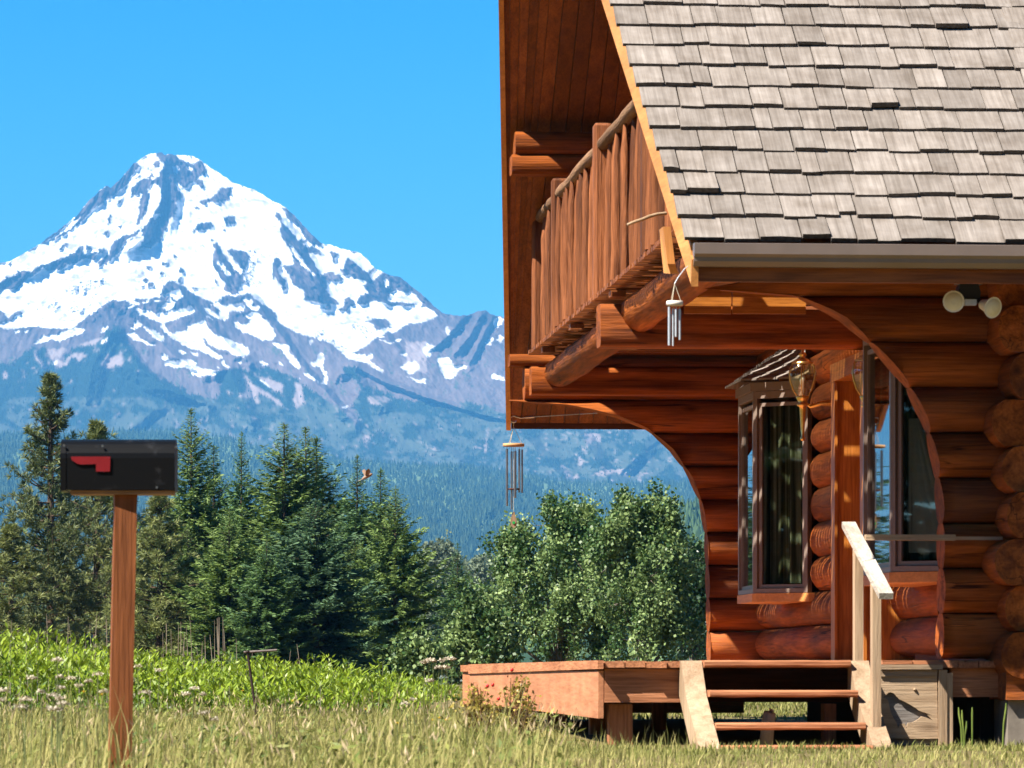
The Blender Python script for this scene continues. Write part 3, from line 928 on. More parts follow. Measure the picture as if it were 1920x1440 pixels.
# ---------------------------------------------------------------- inside: dark rooms, right end of the house
inner = part('interior')
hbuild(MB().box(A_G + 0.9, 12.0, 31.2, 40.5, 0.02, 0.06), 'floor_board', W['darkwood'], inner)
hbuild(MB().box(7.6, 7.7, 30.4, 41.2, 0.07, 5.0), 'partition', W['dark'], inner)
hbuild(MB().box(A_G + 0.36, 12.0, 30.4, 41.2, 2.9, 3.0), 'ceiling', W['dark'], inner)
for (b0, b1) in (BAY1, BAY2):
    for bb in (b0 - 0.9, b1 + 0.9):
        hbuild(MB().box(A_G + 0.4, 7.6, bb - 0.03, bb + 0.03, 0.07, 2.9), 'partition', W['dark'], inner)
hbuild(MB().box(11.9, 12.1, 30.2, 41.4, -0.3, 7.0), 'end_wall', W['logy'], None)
# ---------------------------------------------------------------- roof
roof = part('roof')
K, M_ = 0.0928, 0.7525
B_E, B_FE = 28.72, 42.75
A_E0 = ha(1295, B_E)                        # barge at the eave
A_FE0 = ha(949, B_FE)
Z_E = hz(447, A_E0, B_E)                    # top of the roof at the near eave
Z_FE = hz(797, A_FE0, B_FE) + 0.10
B_RI = ((Z_FE - Z_E) + M_ * (B_E + B_FE)) / (2 * M_)
Z_RI = Z_E + M_ * (B_RI - B_E)
def rake_n(b): return A_E0 - K * (b - B_E)
def rake_f(b): return A_FE0 - K * (B_FE - b)
A_END = 12.4
def slope_slab(b0, b1, zf, ak, t0, t1, d0=0.0):
    """slab under a roof slope between thickness t0 and t1 below the roof plane"""
    return [(ak(b0) + d0, b0, zf(b0) - t1), (A_END, b0, zf(b0) - t1), (A_END, b1, zf(b1) - t1), (ak(b1) + d0, b1, zf(b1) - t1),
            (ak(b0) + d0, b0, zf(b0) - t0), (A_END, b0, zf(b0) - t0), (A_END, b1, zf(b1) - t0), (ak(b1) + d0, b1, zf(b1) - t0)]
zn = lambda b: Z_E + M_ * (b - B_E)
zf = lambda b: Z_FE + M_ * (B_FE - b)
hbuild(MB().hexa(slope_slab(B_E + 0.02, B_RI, zn, rake_n, 0.03, 0.10, 0.05)), 'sheathing', W['planky'], roof)
v = slope_slab(B_RI + 0.005, B_FE, zf, rake_f, 0.0, 0.07, 0.0)
hbuild(MB().hexa(v), 'rear_slope', W['shake'], roof)
# soffit planks of the rear slope: they run up the slope
a = rake_f(B_RI) - 0.0
x = min(rake_f(B_RI), rake_f(B_FE))
pw = 0.135
k = 0
while x < A_G + 0.25:
    x1 = x + pw - 0.008
    bs = [B_FE - 0.02, B_RI + 0.05]
    def lim(q, b): return max(q, rake_f(b) + 0.045)
    dz = 0.004 * rr.random()
    vv = []
    for t_ in (0.095 + dz, 0.073):
        vv += [(lim(x, bs[0]), bs[0], zf(bs[0]) - t_), (lim(x1, bs[0]), bs[0], zf(bs[0]) - t_), (lim(x1, bs[1]), bs[1], zf(bs[1]) - t_), (lim(x, bs[1]), bs[1], zf(bs[1]) - t_)]
    if lim(x1, bs[0]) - lim(x, bs[0]) > 0.02 or lim(x1, bs[1]) - lim(x, bs[1]) > 0.02:
        hbuild(MB().hexa(vv), 'soffit_plank', W['planky'], roof)
    x += pw
# barge boards
def barge(ak, zfun, b0, b1, th, hgt, m, name, drop0=0.0, top=0.03):
    d = 0.045
    vv = [(ak(b0), b0, zfun(b0) - hgt - drop0), (ak(b0) + d, b0, zfun(b0) - hgt - drop0), (ak(b1) + d, b1, zfun(b1) - hgt), (ak(b1), b1, zfun(b1) - hgt),
          (ak(b0), b0, zfun(b0) - top), (ak(b0) + d, b0, zfun(b0) - top), (ak(b1) + d, b1, zfun(b1) - top), (ak(b1), b1, zfun(b1) - top)]
    return hbuild(MB().hexa(vv), name, m, roof)
barge(rake_n, zn, B_E, B_RI, 0.045, 0.285, W['trimy'], 'barge_board')
bb = barge(rake_f, zf, B_FE, B_RI + 0.01, 0.045, 0.15, W['trimy'], 'barge_board', 0, -0.02)
hbuild(MB().box(A_FE0 + 0.05, A_END, B_FE + 0.004, B_FE + 0.03, Z_FE - 0.135, Z_FE - 0.0), 'rear_fascia', W['darkwood'], roof)
# pointed lower end of the near barge board
zt = zn(B_E) - 0.285
hbuild(MB().prism([(A_E0, B_E, zt + 0.18), (A_E0, B_E - 0.05, zt + 0.15), (A_E0, B_E - 0.02, zt - 0.02), (A_E0, B_E, zt)], (0.045, 0, 0)), 'barge_tip', W['trimy'], roof)
# fascia and gutter along the near eave
zg0, zg1 = hz(498, A_E0, B_E - 0.1), hz(456, A_E0, B_E - 0.1)
hbuild(MB().box(A_E0 + 0.05, A_END, B_E + 0.02, B_E + 0.06, hz(527, A_E0, B_E), Z_E - 0.06), 'fascia', W['plankx'], roof)
g0 = A_E0 + 0.015
gp = [(B_E + 0.012, zg1 + 0.0), (B_E + 0.012, zg0), (B_E - 0.05, zg0), (B_E - 0.085, zg0 + 0.03), (B_E - 0.088, zg0 + 0.055), (B_E - 0.112, zg0 + 0.075), (B_E - 0.115, zg1), (B_E - 0.098, zg1 + 0.004), (B_E - 0.10, zg0 + 0.08), (B_E - 0.076, zg0 + 0.06), (B_E - 0.074, zg0 + 0.035), (B_E - 0.048, zg0 + 0.01), (B_E, zg0 + 0.01), (B_E, zg1)]
gut = hbuild(MB().prism([(g0, b, z) for b, z in gp], (A_END - g0, 0, 0)), 'gutter', W['gutter'], roof)
gc = hbuild(MB().prism([(g0 - 0.004, b, z) for b, z in gp[:8]], (0.004, 0, 0)), 'gutter_end_cap', W['gutter'], roof)
# shakes: courses over the near slope
EXPO = 0.277
cosr, sinr = math.cos(math.atan(M_)), math.sin(math.atan(M_))
def shake(a0, a1, s, lift, jit, kk):
    """one shake: butt at slope distance s from the eave"""
    L = 0.36
    th = 0.026 + 0.016 * rr.random()
    def pt(a, sd, up):
        b = B_E + sd * cosr - up * sinr
        return (a, b, Z_E + sd * sinr + up * cosr)
    j0, j1 = jit
    tw = 0.006 * (rr.random() - 0.5)
    mid = 0.004 * (rr.random() - 0.3)
    vs = [pt(a0, s + j0, 0.004 + lift), pt(a1, s + j1, 0.004 + lift + tw), pt(a1, s + L, 0.0), pt(a0, s + L, 0.0),
          pt(a0, s + j0, th + lift), pt((a0 + a1) / 2, s + (j0 + j1) / 2 - 0.004 + 0.008 * rr.random(), th + lift + mid), pt(a1, s + j1, th + lift + tw),
          pt(a1, s + L, 0.006), pt((a0 + a1) / 2, s + L, 0.006), pt(a0, s + L, 0.006)]
    fs = [(0, 3, 2, 1), (4, 5, 8, 9), (5, 6, 7, 8), (0, 1, 6, 5, 4), (1, 2, 7, 6), (0, 4, 9, 3)]
    return MB().add(vs, fs)
course = 0
while True:
    s = -0.045 + course * EXPO
    b = B_E + s * cosr
    zz = Z_E + s * sinr
    ytop = HY - F * zz / (b * CT + 4 * ST)
    if ytop < -70: break
    a = rake_n(b + EXPO * 0.5 * cosr) - 0.035
    lastcol = ha(2010, b)
    while a < lastcol:
        w_ = rr.choice([0.12, 0.16, 0.18, 0.2, 0.2, 0.22, 0.25, 0.3]) * (0.9 + 0.2 * rr.random())
        if course == 0: w_ *= 1.15
        lift = 0.004 * rr.random() + (0.02 if rr.random() < 0.05 else 0)
        jj = (rr.random() - 0.5) * 0.03
        jit = (jj + (rr.random() - 0.5) * 0.014, jj + (rr.random() - 0.5) * 0.014)
        if course == 1 and abs(a - ha(1565, b)) < 0.1: jit = (0.055, 0.06)
        so = hbuild(shake(a, a + w_ - 0.004 - 0.007 * rr.random(), s, lift, jit, course), 'shake', W['shake'], roof)
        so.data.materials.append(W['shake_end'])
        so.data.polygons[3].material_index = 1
        a += w_
    course += 1
# the rest of the slope, out of the picture
sb = B_E + (course * EXPO - 0.05) * cosr
hbuild(MB().hexa([(rake_n(sb) - 0.02, sb, zn(sb) - 0.02), (A_END, sb, zn(sb) - 0.02), (A_END, B_RI, zn(B_RI) - 0.02), (rake_n(B_RI), B_RI, zn(B_RI) - 0.02),
                  (rake_n(sb) - 0.02, sb, zn(sb) + 0.02), (A_END, sb, zn(sb) + 0.02), (A_END, B_RI + 0.01, zn(B_RI) + 0.02), (rake_n(B_RI), B_RI + 0.01, zn(B_RI) + 0.02)]), 'upper_slope', W['shake'], roof)
hbuild(MB().hexa([(ha(2010, B_E), B_E - 0.03, Z_E), (A_END, B_E - 0.03, Z_E), (A_END, sb, zn(sb)), (ha(2010, B_E), sb, zn(sb)),
                  (ha(2010, B_E), B_E - 0.03, Z_E + 0.02), (A_END, B_E - 0.03, Z_E + 0.02), (A_END, sb, zn(sb) + 0.03), (ha(2010, B_E), sb, zn(sb) + 0.03)]), 'side_slope', W['shake'], roof)
# beams carrying the rear slope
pb = 39.32
a0 = rake_f(pb) + 0.05
for (y0, y1, dd) in ((326, 289, 0.0), (288, 246, 0.03)):
    zb0, zb1 = hz(y0, a0, pb), hz(y1, a0, pb)
    log('purlin', 'a', a0 + 0.05 + dd, A_G + 0.3, pb + 0.12, (zb0 + zb1) / 2, 0.15, roof, W['logx'], (zb1 - zb0) / 2 - 0.002)
# upper gable wall behind the balcony (boards), closes the attic
gu = MB().prism([(A_G + 0.12, 30.3, 3.02), (A_G + 0.12, 41.2, 3.02), (A_G + 0.12, 41.2, zf(41.2) - 0.11), (A_G + 0.12, B_RI, Z_RI - 0.11), (A_G + 0.12, 30.3, zn(30.3) - 0.11)], (0.1, 0, 0))
hbuild(gu, 'gable_boarding', W['plankz'], None)
# ---------------------------------------------------------------- balcony in the gable
bal = part('balcony')
BA = ha(1240, 30.3)                          # outer edge of the floor
ZB = hz(447, BA, 30.3)
b = 30.28
ang0 = (hz(655, ha(990, hb(990, BA)), hb(990, BA)) - ZB)
while b < hb(989, BA):
    zz = ZB + (rr.random() - 0.5) * 0.006
    e = (rr.random() - 0.5) * 0.012
    hbuild(MB().box(BA + e, A_G - 0.02, b, b + 0.101, zz - 0.032, zz), 'floor_plank', W['planky' if False else 'plankx'], bal)
    b += 0.14
B_END = hb(992, BA)
# carrier log under the outer edge, in two lengths, small packing blocks on top
AP = BA + 0.27
ZP = ZB - 0.188
BM = 34.25                                    # the cross beam
log('carrier_log', 'b', 29.45, BM - 0.05, AP, ZP, 0.142, bal, W['logy'])
log('carrier_log', 'b', BM - 0.05, 41.1, AP, ZP - 0.01, 0.137, bal, W['logy'])
ab = BA - 0.03
zb_ = hz(608, ab, BM - 0.2)
log('cross_beam', 'a', ab, A_G + 0.1, BM, zb_, 0.215, bal, W['logx'], 0.160, cclip=0.165)
for px in (1151, 1075, 1022):
    bq = hb(px, BA + 0.06)
    hbuild(MB().box(BA + 0.03, BA + 0.14, bq - 0.09, bq + 0.09, ZP + 0.10, ZB - 0.040), 'packing_block', W['plankz'], bal)
# railing
AR = BA + 0.075
ZR = hz(405, ha(1015, hb(1015, AR)), hb(1015, AR))
def rail_z(b): return ZR
posts = [hb(1013, AR), hb(1050, AR), hb(1130, AR), 31.55]
for q, bq in enumerate(posts):
    w_ = 0.075
    top_ = ZR + 0.13 + 0.03 * (q == 2) if q < 3 else zn(bq) - 0.14
    mb = MB()
    rs = [[(AR - 0.0 + sx * w_ * f, bq + sy * w_ * f, z) for sx, sy in ((-1, -0.7), (-0.7, -1), (0.7, -1), (1, -0.7), (1, 0.7), (0.7, 1), (-0.7, 1), (-1, 0.7))] for z, f in ((ZB - 0.0, 1), (top_ - 0.02, 0.97), (top_, 0.8))]
    hbuild(mb.rings(rs, True, False), 'post', W['picketz'], bal)
for b0, b1 in zip(posts[1:], posts[:-1]):
    if b0 == posts[3]: b0 = 31.62
    n = 9
    pts, rad = [], []
    for i in range(n + 1):
        f = i / n
        pts.append((AR + 0.004 * math.sin(i * 1.3), b0 + 0.06 + (b1 - b0 - 0.12) * f, ZR + 0.004 * math.sin(i * 1.1 + b0)))
        rad.append(0.050 + 0.003 * math.sin(i * 2.1 + b0))
    hbuild(MB().tube(pts, rad, 10), 'rail', W['barky'], bal)
b = 30.45
while b < posts[0] - 0.08:
    if min(abs(b - q) for q in posts) > 0.10:
        r0 = 0.034 + 0.018 * rr.random()
        ja = (rr.random() - 0.5) * 0.05
        lean = (rr.random() - 0.5) * 0.10
        n = 5
        pts = [(AR + ja + (rr.random() - 0.5) * 0.012, b + lean * i / n + (rr.random() - 0.5) * 0.02, ZB + 0.03 + (min(ZR - 0.02, zn(b) - 0.16) - ZB - 0.03) * i / n) for i in range(n + 1)]
        rad = [r0 * (1.06 - 0.22 * i / n + 0.1 * (rr.random() - 0.5)) for i in range(n)] + [r0 * 0.3]
        hbuild(MB().tube(pts, rad, 7), 'picket', W['picketz'], bal)
        b += 0.27 + 0.16 * rr.random()
    else:
        b += 0.05
hbuild(MB().box(AR - 0.02, AR + 0.02, 30.3, posts[0], ZB + 0.002, ZB + 0.036), 'bottom_rail', W['barky'], bal)
# sunlit end plate of the near wall's top log and the lower rail foot
zq0, zq1 = hz(512, ha(1250, 29.75), 29.75), hz(425, ha(1250, 29.75), 29.75)
a0 = ha(1243, 29.75)
hbuild(MB().prism([(a0, 29.75, zq1), (a0, 29.98, zq1), (a0 + 0.03, 29.98, zq0 + 0.02), (a0 + 0.055, 29.80, zq0), (a0 + 0.03, 29.75, zq0 + 0.06)], (0.05, 0, 0)), 'end_plate', W['trimz'], bal)
hbuild(MB().hexa([(BA + 0.02, 30.05, ZB - 0.01), (BA + 0.12, 30.05, ZB - 0.01), (BA + 0.12, 30.13, ZB - 0.01), (BA + 0.02, 30.13, ZB - 0.01),
                  (BA + 0.16, 30.05, ZB + 0.18), (BA + 0.22, 30.05, ZB + 0.18), (BA + 0.22, 30.13, ZB + 0.18), (BA + 0.16, 30.13, ZB + 0.18)]), 'brace', W['plankz'], bal)
# filler boards between wall top and floor, seen through the near arch
for (x0, x1) in ((1283, 1372), (1374, 1512)):
    bb_ = 33.4
    hbuild(MB().box(ha(x0, bb_), ha(x1, bb_) - 0.004, bb_, bb_ + 0.03, hz(588, ha(x0, bb_), bb_), ZB - 0.05), 'filler_board', W['doorx'], bal)
# ---------------------------------------------------------------- bay windows
def bay(b0, b1, zb, zt, name, label, curtain):
    root = part(name)
    root['label'] = label
    pr = 0.40
    A1 = A_G - pr
    pts = [(A_G, b0), (A1, b0 + pr), (A1, b1 - pr), (A_G, b1)]
    def face(p, q):
        p, q = Vector((p[0], p[1], 0)), Vector((q[0], q[1], 0))
        d = (q - p)
        L = d.length
        d.normalize()
        nrm = Vector((-d.y, d.x, 0))        # outwards
        if nrm.x > 0: nrm = -nrm
        def bar(u0, u1, z0, z1, o0, o1):
            c = []
            for z in (z0, z1):
                for (u, o_) in ((u0, o0), (u1, o0), (u1, o1), (u0, o1)):
                    w = p + d * u + nrm * o_
                    c.append((w.x, w.y, z))
            return c
        fw = 0.036
        mb = MB()
        for (u0, u1, z0, z1) in ((0, fw, zb, zt), (L - fw, L, zb, zt), (fw, L - fw, zb, zb + fw), (fw, L - fw, zt - fw * 1.6, zt)):
            mb.hexa(bar(u0, u1, z0, z1, -0.05, 0.012))
        i0 = fw + 0.004
        s_ = 0.030
        fo = hbuild(mb, 'window_frame', W['frame'], root)
        mb = MB()
        for (u0, u1, z0, z1) in ((i0, i0 + s_, zb + i0, zt - 0.095), (L - i0 - s_, L - i0, zb + i0, zt - 0.095), (i0 + s_, L - i0 - s_, zb + i0, zb + i0 + s_), (i0 + s_, L - i0 - s_, zt - 0.095 - s_, zt - 0.095)):
            mb.hexa(bar(u0, u1, z0, z1, -0.045, -0.012))
        hbuild(mb, 'sash', W['frame'], root)
        hbuild(MB().hexa(bar(i0 + s_, L - i0 - s_, zb + i0 + s_, zt - 0.095 - s_, -0.034, -0.028)), 'pane', W['glass'], root)
        if curtain and L > 0.3:
            n = int(L / 0.025)
            top_, bot_ = [], []
            for k in range(n + 1):
                u = 0.1 + (L - 0.2) * k / n
                o_ = -0.12 + 0.03 * math.sin(k * 0.9) + 0.012 * math.sin(k * 2.3)
                w = p + d * u + nrm * o_
                top_.append((w.x, w.y, zt - 0.1))
                bot_.append((w.x, w.y, zb + 0.08))
            vs = top_ + bot_
            hbuild(MB().add(vs, [(k, k + 1, n + 2 + k, n + 1 + k) for k in range(n)], True), 'curtain', curtain, root)
    face(pts[0], pts[1]); face(pts[1], pts[2]); face(pts[2], pts[3])
    # corner posts
    for (a_, b_) in pts[1:3]:
        hbuild(MB().tube([(a_ + 0.012, b_, zb - 0.002), (a_ + 0.012, b_, zt + 0.002)], 0.026, 6, True, False), 'corner_post', W['frame'], root)
    # seat board under and head board above
    def slab(z0, z1, o):
        P_ = [(A_G + 0.05, b0 - o), (A_G - 0.0, b0 - o), (A1 - o, b0 + pr - o * 0.4), (A1 - o, b1 - pr + o * 0.4), (A_G, b1 + o), (A_G + 0.05, b1 + o)]
        return MB().prism([(a_, b_, z0) for a_, b_ in P_], (0, 0, z1 - z0))
    hbuild(slab(zb - 0.075, zb - 0.004, 0.02), 'sill', W['trimy'], root)
    hbuild(slab(zt + 0.004, zt + 0.075, 0.035), 'head_board', W['frame'], root)
    # little hipped roof with thin shingles
    ridge_z = zt + 0.44
    ev = [(A_G, b0 - 0.10), (A1 - 0.12, b0 + pr - 0.05), (A1 - 0.12, b1 - pr + 0.05), (A_G, b1 + 0.10)]
    rg = [(A_G, b0 + 0.3), (A_G - 0.02, b0 + 0.55), (A_G - 0.02, b1 - 0.55), (A_G, b1 - 0.3)]
    rw = 6
    for i in range(3):
        for j in range(rw):
            f0, f1 = j / rw, (j + 1) / rw + 0.03
            n = 4 if i != 1 else 5
            for k in range(n):
                g0, g1 = (k + 0.02) / n, (k + 0.97) / n
                def q(g, f, up):
                    e = [ev[i][m] + (ev[i + 1][m] - ev[i][m]) * g for m in (0, 1)]
                    r_ = [rg[i][m] + (rg[i + 1][m] - rg[i][m]) * g for m in (0, 1)]
                    return (e[0] + (r_[0] - e[0]) * f, e[1] + (r_[1] - e[1]) * f, zt + 0.09 + (ridge_z - zt - 0.09) * f + up)
                jt = (rr.random() - 0.5) * 0.06
                f0j = max(0.0, f0 + (jt if j else 0))
                hbuild(MB().hexa([q(g0, f0j, 0.0), q(g1, f0j, 0.0), q(g1, f1, -0.005), q(g0, f1, -0.005), q(g0, f0j, 0.016), q(g1, f0j, 0.016), q(g1, f1, 0.004), q(g0, f1, 0.004)]), 'bay_shingle', W['shake'], root)
    return root
zb1 = hz(1112, ha(1420, 38.26), 38.26)
zt1 = hz(735, ha(1420, 38.26), 38.26)
bay(BAY1[0], BAY1[1], zb1, zt1, 'bay_window', 'bay window beside the brass lantern, left of the door', W['curtain'])
zb2 = hz(1072, ha(1680, 31.12), 31.12)
bay_r = bay(BAY2[0], BAY2[1], zb2, zb2 + (zt1 - zb1), 'bay_window', 'bay window right of the door, partly behind the arch', W['curtain'])
# pale sheet shaped as the sunlit patch on the curtain, right bay near pane
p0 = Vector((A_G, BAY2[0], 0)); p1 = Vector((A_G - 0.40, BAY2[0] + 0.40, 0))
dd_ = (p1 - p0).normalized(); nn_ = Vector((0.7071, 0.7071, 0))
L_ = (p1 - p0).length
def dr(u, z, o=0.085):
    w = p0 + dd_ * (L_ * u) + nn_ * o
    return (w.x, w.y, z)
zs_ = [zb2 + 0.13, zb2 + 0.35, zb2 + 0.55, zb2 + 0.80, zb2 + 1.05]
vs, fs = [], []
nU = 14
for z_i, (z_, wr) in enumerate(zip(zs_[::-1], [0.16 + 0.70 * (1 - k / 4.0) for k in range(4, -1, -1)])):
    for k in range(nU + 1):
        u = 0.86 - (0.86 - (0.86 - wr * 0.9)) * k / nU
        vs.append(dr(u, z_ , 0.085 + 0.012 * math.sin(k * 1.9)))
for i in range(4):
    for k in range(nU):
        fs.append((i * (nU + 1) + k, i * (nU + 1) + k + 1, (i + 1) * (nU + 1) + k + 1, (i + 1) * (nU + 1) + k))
hbuild(MB().add(vs, fs, True), 'sun_patch_sheet', W['sun_patch_sheet'], bay_r)
# ---------------------------------------------------------------- door
door = part('front_door')
zd0, zd1 = Z_D + 0.01, hz(684, ha(1567, DOOR[1]), DOOR[1])
for b0, b1 in ((DOOR[0], DOOR[0] + 0.13), (DOOR[1] - 0.13, DOOR[1])):
    hbuild(MB().box(A_G - 0.16, A_G + 0.25, b0, b1, zd0, zd1 - 0.14), 'door_jamb', W['doorz'], door)
    hbuild(MB().box(A_G - 0.185, A_G - 0.163, b0 - 0.03, b1 + 0.03, zd0, zd1 - 0.14), 'door_casing', W['doorz'], door)
hbuild(MB().box(A_G - 0.19, A_G + 0.25, DOOR[0] - 0.04, DOOR[1] + 0.04, zd1 - 0.138, zd1), 'door_head', W['doory'], door)
hbuild(MB().box(A_G + 0.10, A_G + 0.15, DOOR[0] + 0.135, DOOR[1] - 0.135, zd0 + 0.02, zd1 - 0.145), 'door_leaf', W['doorz'], door)
for zz0, zz1 in ((0.25, 0.85), (1.0, 2.05)):
    for bb0, bb1 in ((DOOR[0] + 0.24, (DOOR[0] + DOOR[1]) / 2 - 0.06), ((DOOR[0] + DOOR[1]) / 2 + 0.06, DOOR[1] - 0.24)):
        hbuild(MB().box(A_G + 0.085, A_G + 0.098, bb0, bb1, zz0, zz1), 'door_panel', W['doorz'], door)
hbuild(MB().box(A_G + 0.03, A_G + 0.098, DOOR[0] + 0.18, DOOR[0] + 0.21, 1.0, 1.14), 'door_handle', W['brass'], door)
# ---------------------------------------------------------------- base of the near wall, right of the steps
base_ = part('foundation')
for i, (x0, x1, y0, y1, dm) in enumerate(((1768, 1811, 1238, 1252, 0.0), (1813, 1860, 1238, 1252, 0.01), (1862, 1884, 1238, 1252, 0.0))):
    hbuild(MB().box(ha(x0, 29.95), ha(x1, 29.95) - 0.01, 29.95 + dm, 30.2, hz(y1, 5.4, 29.95), hz(y0, 5.4, 29.95)), 'joist_end', W['deckx'], base_)
hbuild(MB().box(ha(1783, 29.99), ha(1884, 29.99), 29.99, 30.05, hz(1307, 5.4, 30), hz(1253, 5.4, 30)), 'skirt_board', W['deckx'], base_)
hbuild(MB().box(ha(1887, 29.7), ha(2100, 29.7), 29.7, 30.3, hz(1312, 5.6, 29.7), hz(1243, 5.6, 29.7)), 'sill_beam', W['logx'], base_)
hbuild(MB().box(ha(1890, 29.75), ha(2100, 29.75), 29.75, 30.25, -0.5, hz(1313, 5.6, 29.75)), 'pier', W['concrete'], base_)
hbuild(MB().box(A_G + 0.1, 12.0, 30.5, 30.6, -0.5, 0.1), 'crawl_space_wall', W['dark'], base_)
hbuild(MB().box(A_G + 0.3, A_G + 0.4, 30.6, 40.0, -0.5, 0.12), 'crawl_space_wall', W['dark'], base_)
# ================================================================== deck, steps, panel
def hroot(name, a, b, z, label, cat, group=None):
    o = empty(name, hw(a, b, z), TH, label, cat, group)
    o['_a'], o['_b'], o['_z'] = a, b, z
    return o
def hp(mb, name, m, root, parent=None):
    off = (root['_a'], root['_b'], root['_z'])
    return mb.build(name, m, parent if parent else root, off)
GZ = -0.47
AD0 = ha(1132, 30.0)
BD1 = hb(888, AD0)
deck = hroot('porch_deck', AD0 + 1.2, 35.0, GZ, 'low reddish wooden porch deck under the balcony', 'deck')
a = AD0
k = 0
while a < A_G + 0.1:
    w_ = 0.138
    dz = (rr.random() - 0.5) * 0.006
    hp(MB().box(a, a + w_ - 0.008, 29.93 + 0.02 * (rr.random() - 0.5), BD1 + 0.02, Z_D - 0.042 + dz, Z_D + dz), 'deck_board', W['decky'], deck)
    a += w_
# outer board turned along the left edge, sagging a little at its far end
pts = [(AD0 - 0.05, 29.9), (AD0 - 0.012, 29.9), (AD0 - 0.012, BD1), (AD0 - 0.05, BD1)]
vv = [(p[0], p[1], Z_D - 0.05 - (0.03 if p[1] > 35 else 0)) for p in pts] + [(p[0], p[1], Z_D + 0.006) for p in pts]
hp(MB().hexa(vv), 'edge_board', W['decky'], deck)
# rims
zl0 = hz(1347, AD0, 30)
W['rim_stain'] = wood('peach_stain', 'y', (0.44, 0.185, 0.09), (0.60, 0.275, 0.145), 0.7, 0.05, 1.0, 0.2, 0.15, 0.15, 0.0, 0.35)
hp(MB().hexa([(AD0 - 0.035, 30.02, zl0), (AD0 + 0.0, 30.02, zl0), (AD0 + 0.0, BD1, zl0 + 0.03), (AD0 - 0.035, BD1, zl0 + 0.03), (AD0 - 0.035, 30.0, Z_D - 0.062), (AD0, 30.0, Z_D - 0.062), (AD0, BD1, Z_D - 0.062), (AD0 - 0.035, BD1, Z_D - 0.062)]), 'side_rim', W['rim_stain'], deck)
hp(MB().box(AD0 + 0.005, ha(1276, 30.02), 30.0, 30.04, hz(1317, AD0, 30), Z_D - 0.05), 'front_rim', W['deckx'], deck)
hp(MB().box(AD0 + 0.005, A_G, BD1 - 0.05, BD1 - 0.01, hz(1337, AD0, BD1), Z_D - 0.05), 'rear_rim', W['deckx'], deck)
# chamfered far corner
c0 = (ha(888, BD1), BD1 + 0.005)
c1 = (ha(864, BD1 + 0.25), BD1 + 0.30)
hp(MB().prism([(c0[0] - 0.03, c0[1], Z_D - 0.06), (c1[0], c1[1], Z_D - 0.06), (A_G, c1[1], Z_D - 0.06), (A_G, c0[1], Z_D - 0.06)], (0, 0, 0.06)), 'corner_board', W['decky'], deck)
hp(MB().prism([(c0[0], c0[1], -0.30), (c1[0] + 0.02, c1[1], -0.28), (c1[0] + 0.06, c1[1], -0.28), (c0[0] + 0.05, c0[1], -0.30)], (0, 0, Z_D - 0.065 + 0.29)), 'corner_rim', W['rim_stain'], deck)
# joists and posts below
for q in (31.5, 33.2, 35.0, 36.8, 38.6, 40.4):
    hp(MB().box(AD0 + 0.01, A_G, q, q + 0.05, -0.19, Z_D - 0.05), 'joist', W['darkwood'], deck)
for (x0, x1, b_) in ((1142, 1186, 30.12), (1225, 1250, 36.0), (1545, 1568, 30.5)):
    hp(MB().box(ha(x0, b_), ha(x1, b_), b_, b_ + 0.14, GZ - 0.05, -0.195), 'post', W['deckz'], deck)
for b_ in (33.5, 37.0, 40.6):
    hp(MB().box(AD0 + 0.25, AD0 + 0.4, b_, b_ + 0.14, GZ - 0.05, -0.195), 'post', W['deckz'], deck)
# ---------------------------------------------------------------- steps
AS0, AS1 = ha(1292, 30.0), ha(1606, 30.0)
steps = hroot('porch_steps', (AS0 + AS1) / 2, 29.4, GZ, 'weathered wooden porch steps with one sloping handrail', 'steps')
for c, wdt in ((AS0, 0.068), (AS1, 0.062)):
    # stringer: a slanted plank on edge; its upper end stands against the deck
    prof = [(29.98, Z_D + 0.004), (29.88, Z_D + 0.004), (29.60, -0.14), (28.62, GZ - 0.12), (29.1, GZ - 0.12), (29.98, -0.14)]
    hp(MB().prism([(c - wdt, b, z) for b, z in prof], (wdt * 2, 0, 0)), 'stringer', W['palez'], steps)
for (zt_, b0) in ((hz(1238, 4, 29.9), 29.78), (hz(1294, 4, 29.6), 29.48), (hz(1355, 4, 29.3), 29.16), (-0.47 + 0.02, 28.85)):
    n = 6
    rs = []
    x0, x1 = AS0 + 0.075, AS1 - 0.07
    for i in range(n + 1):
        u = x0 + (x1 - x0) * i / n
        s_ = 0.003 * math.sin(i * 2.7 + b0 * 9)
        rs.append([(u, b0 + 0.26, zt_ - 0.045), (u, b0 + 0.012 + s_, zt_ - 0.045 + s_), (u, b0 + s_, zt_ - 0.033), (u, b0 + s_, zt_ - 0.010), (u, b0 + 0.01, zt_ + s_ * 0.4), (u, b0 + 0.26, zt_)][::-1])
    hp(MB().rings(rs, True, False), 'tread', W['deckx'], steps)
h0 = (30.22, hz(978, 4.6, 30.2))
h1 = (28.66, hz(1112, 4.6, 28.66))
for q, (x0, x1, bq, zt_, zbo) in enumerate(((1601, 1618, 29.95, hz(990, 4.6, 29.95), Z_D), (1634, 1652, 29.22, hz(1112, 4.6, 29.2), GZ))):
    hp(MB().box(ha(x0, bq), ha(x0, bq) + 0.055, bq - 0.05, bq + 0.05, zbo, h0[1] + (h1[1] - h0[1]) * (bq - h0[0]) / (h1[0] - h0[0]) - 0.05), 'handrail_post', W['palez'], steps)
a_h = ha(1600, 30.05)
dn = Vector((0, h1[0] - h0[0], h1[1] - h0[1])).normalized()
up = Vector((0, -dn.z, dn.y))
if up.z < 0: up = -up
cs = []
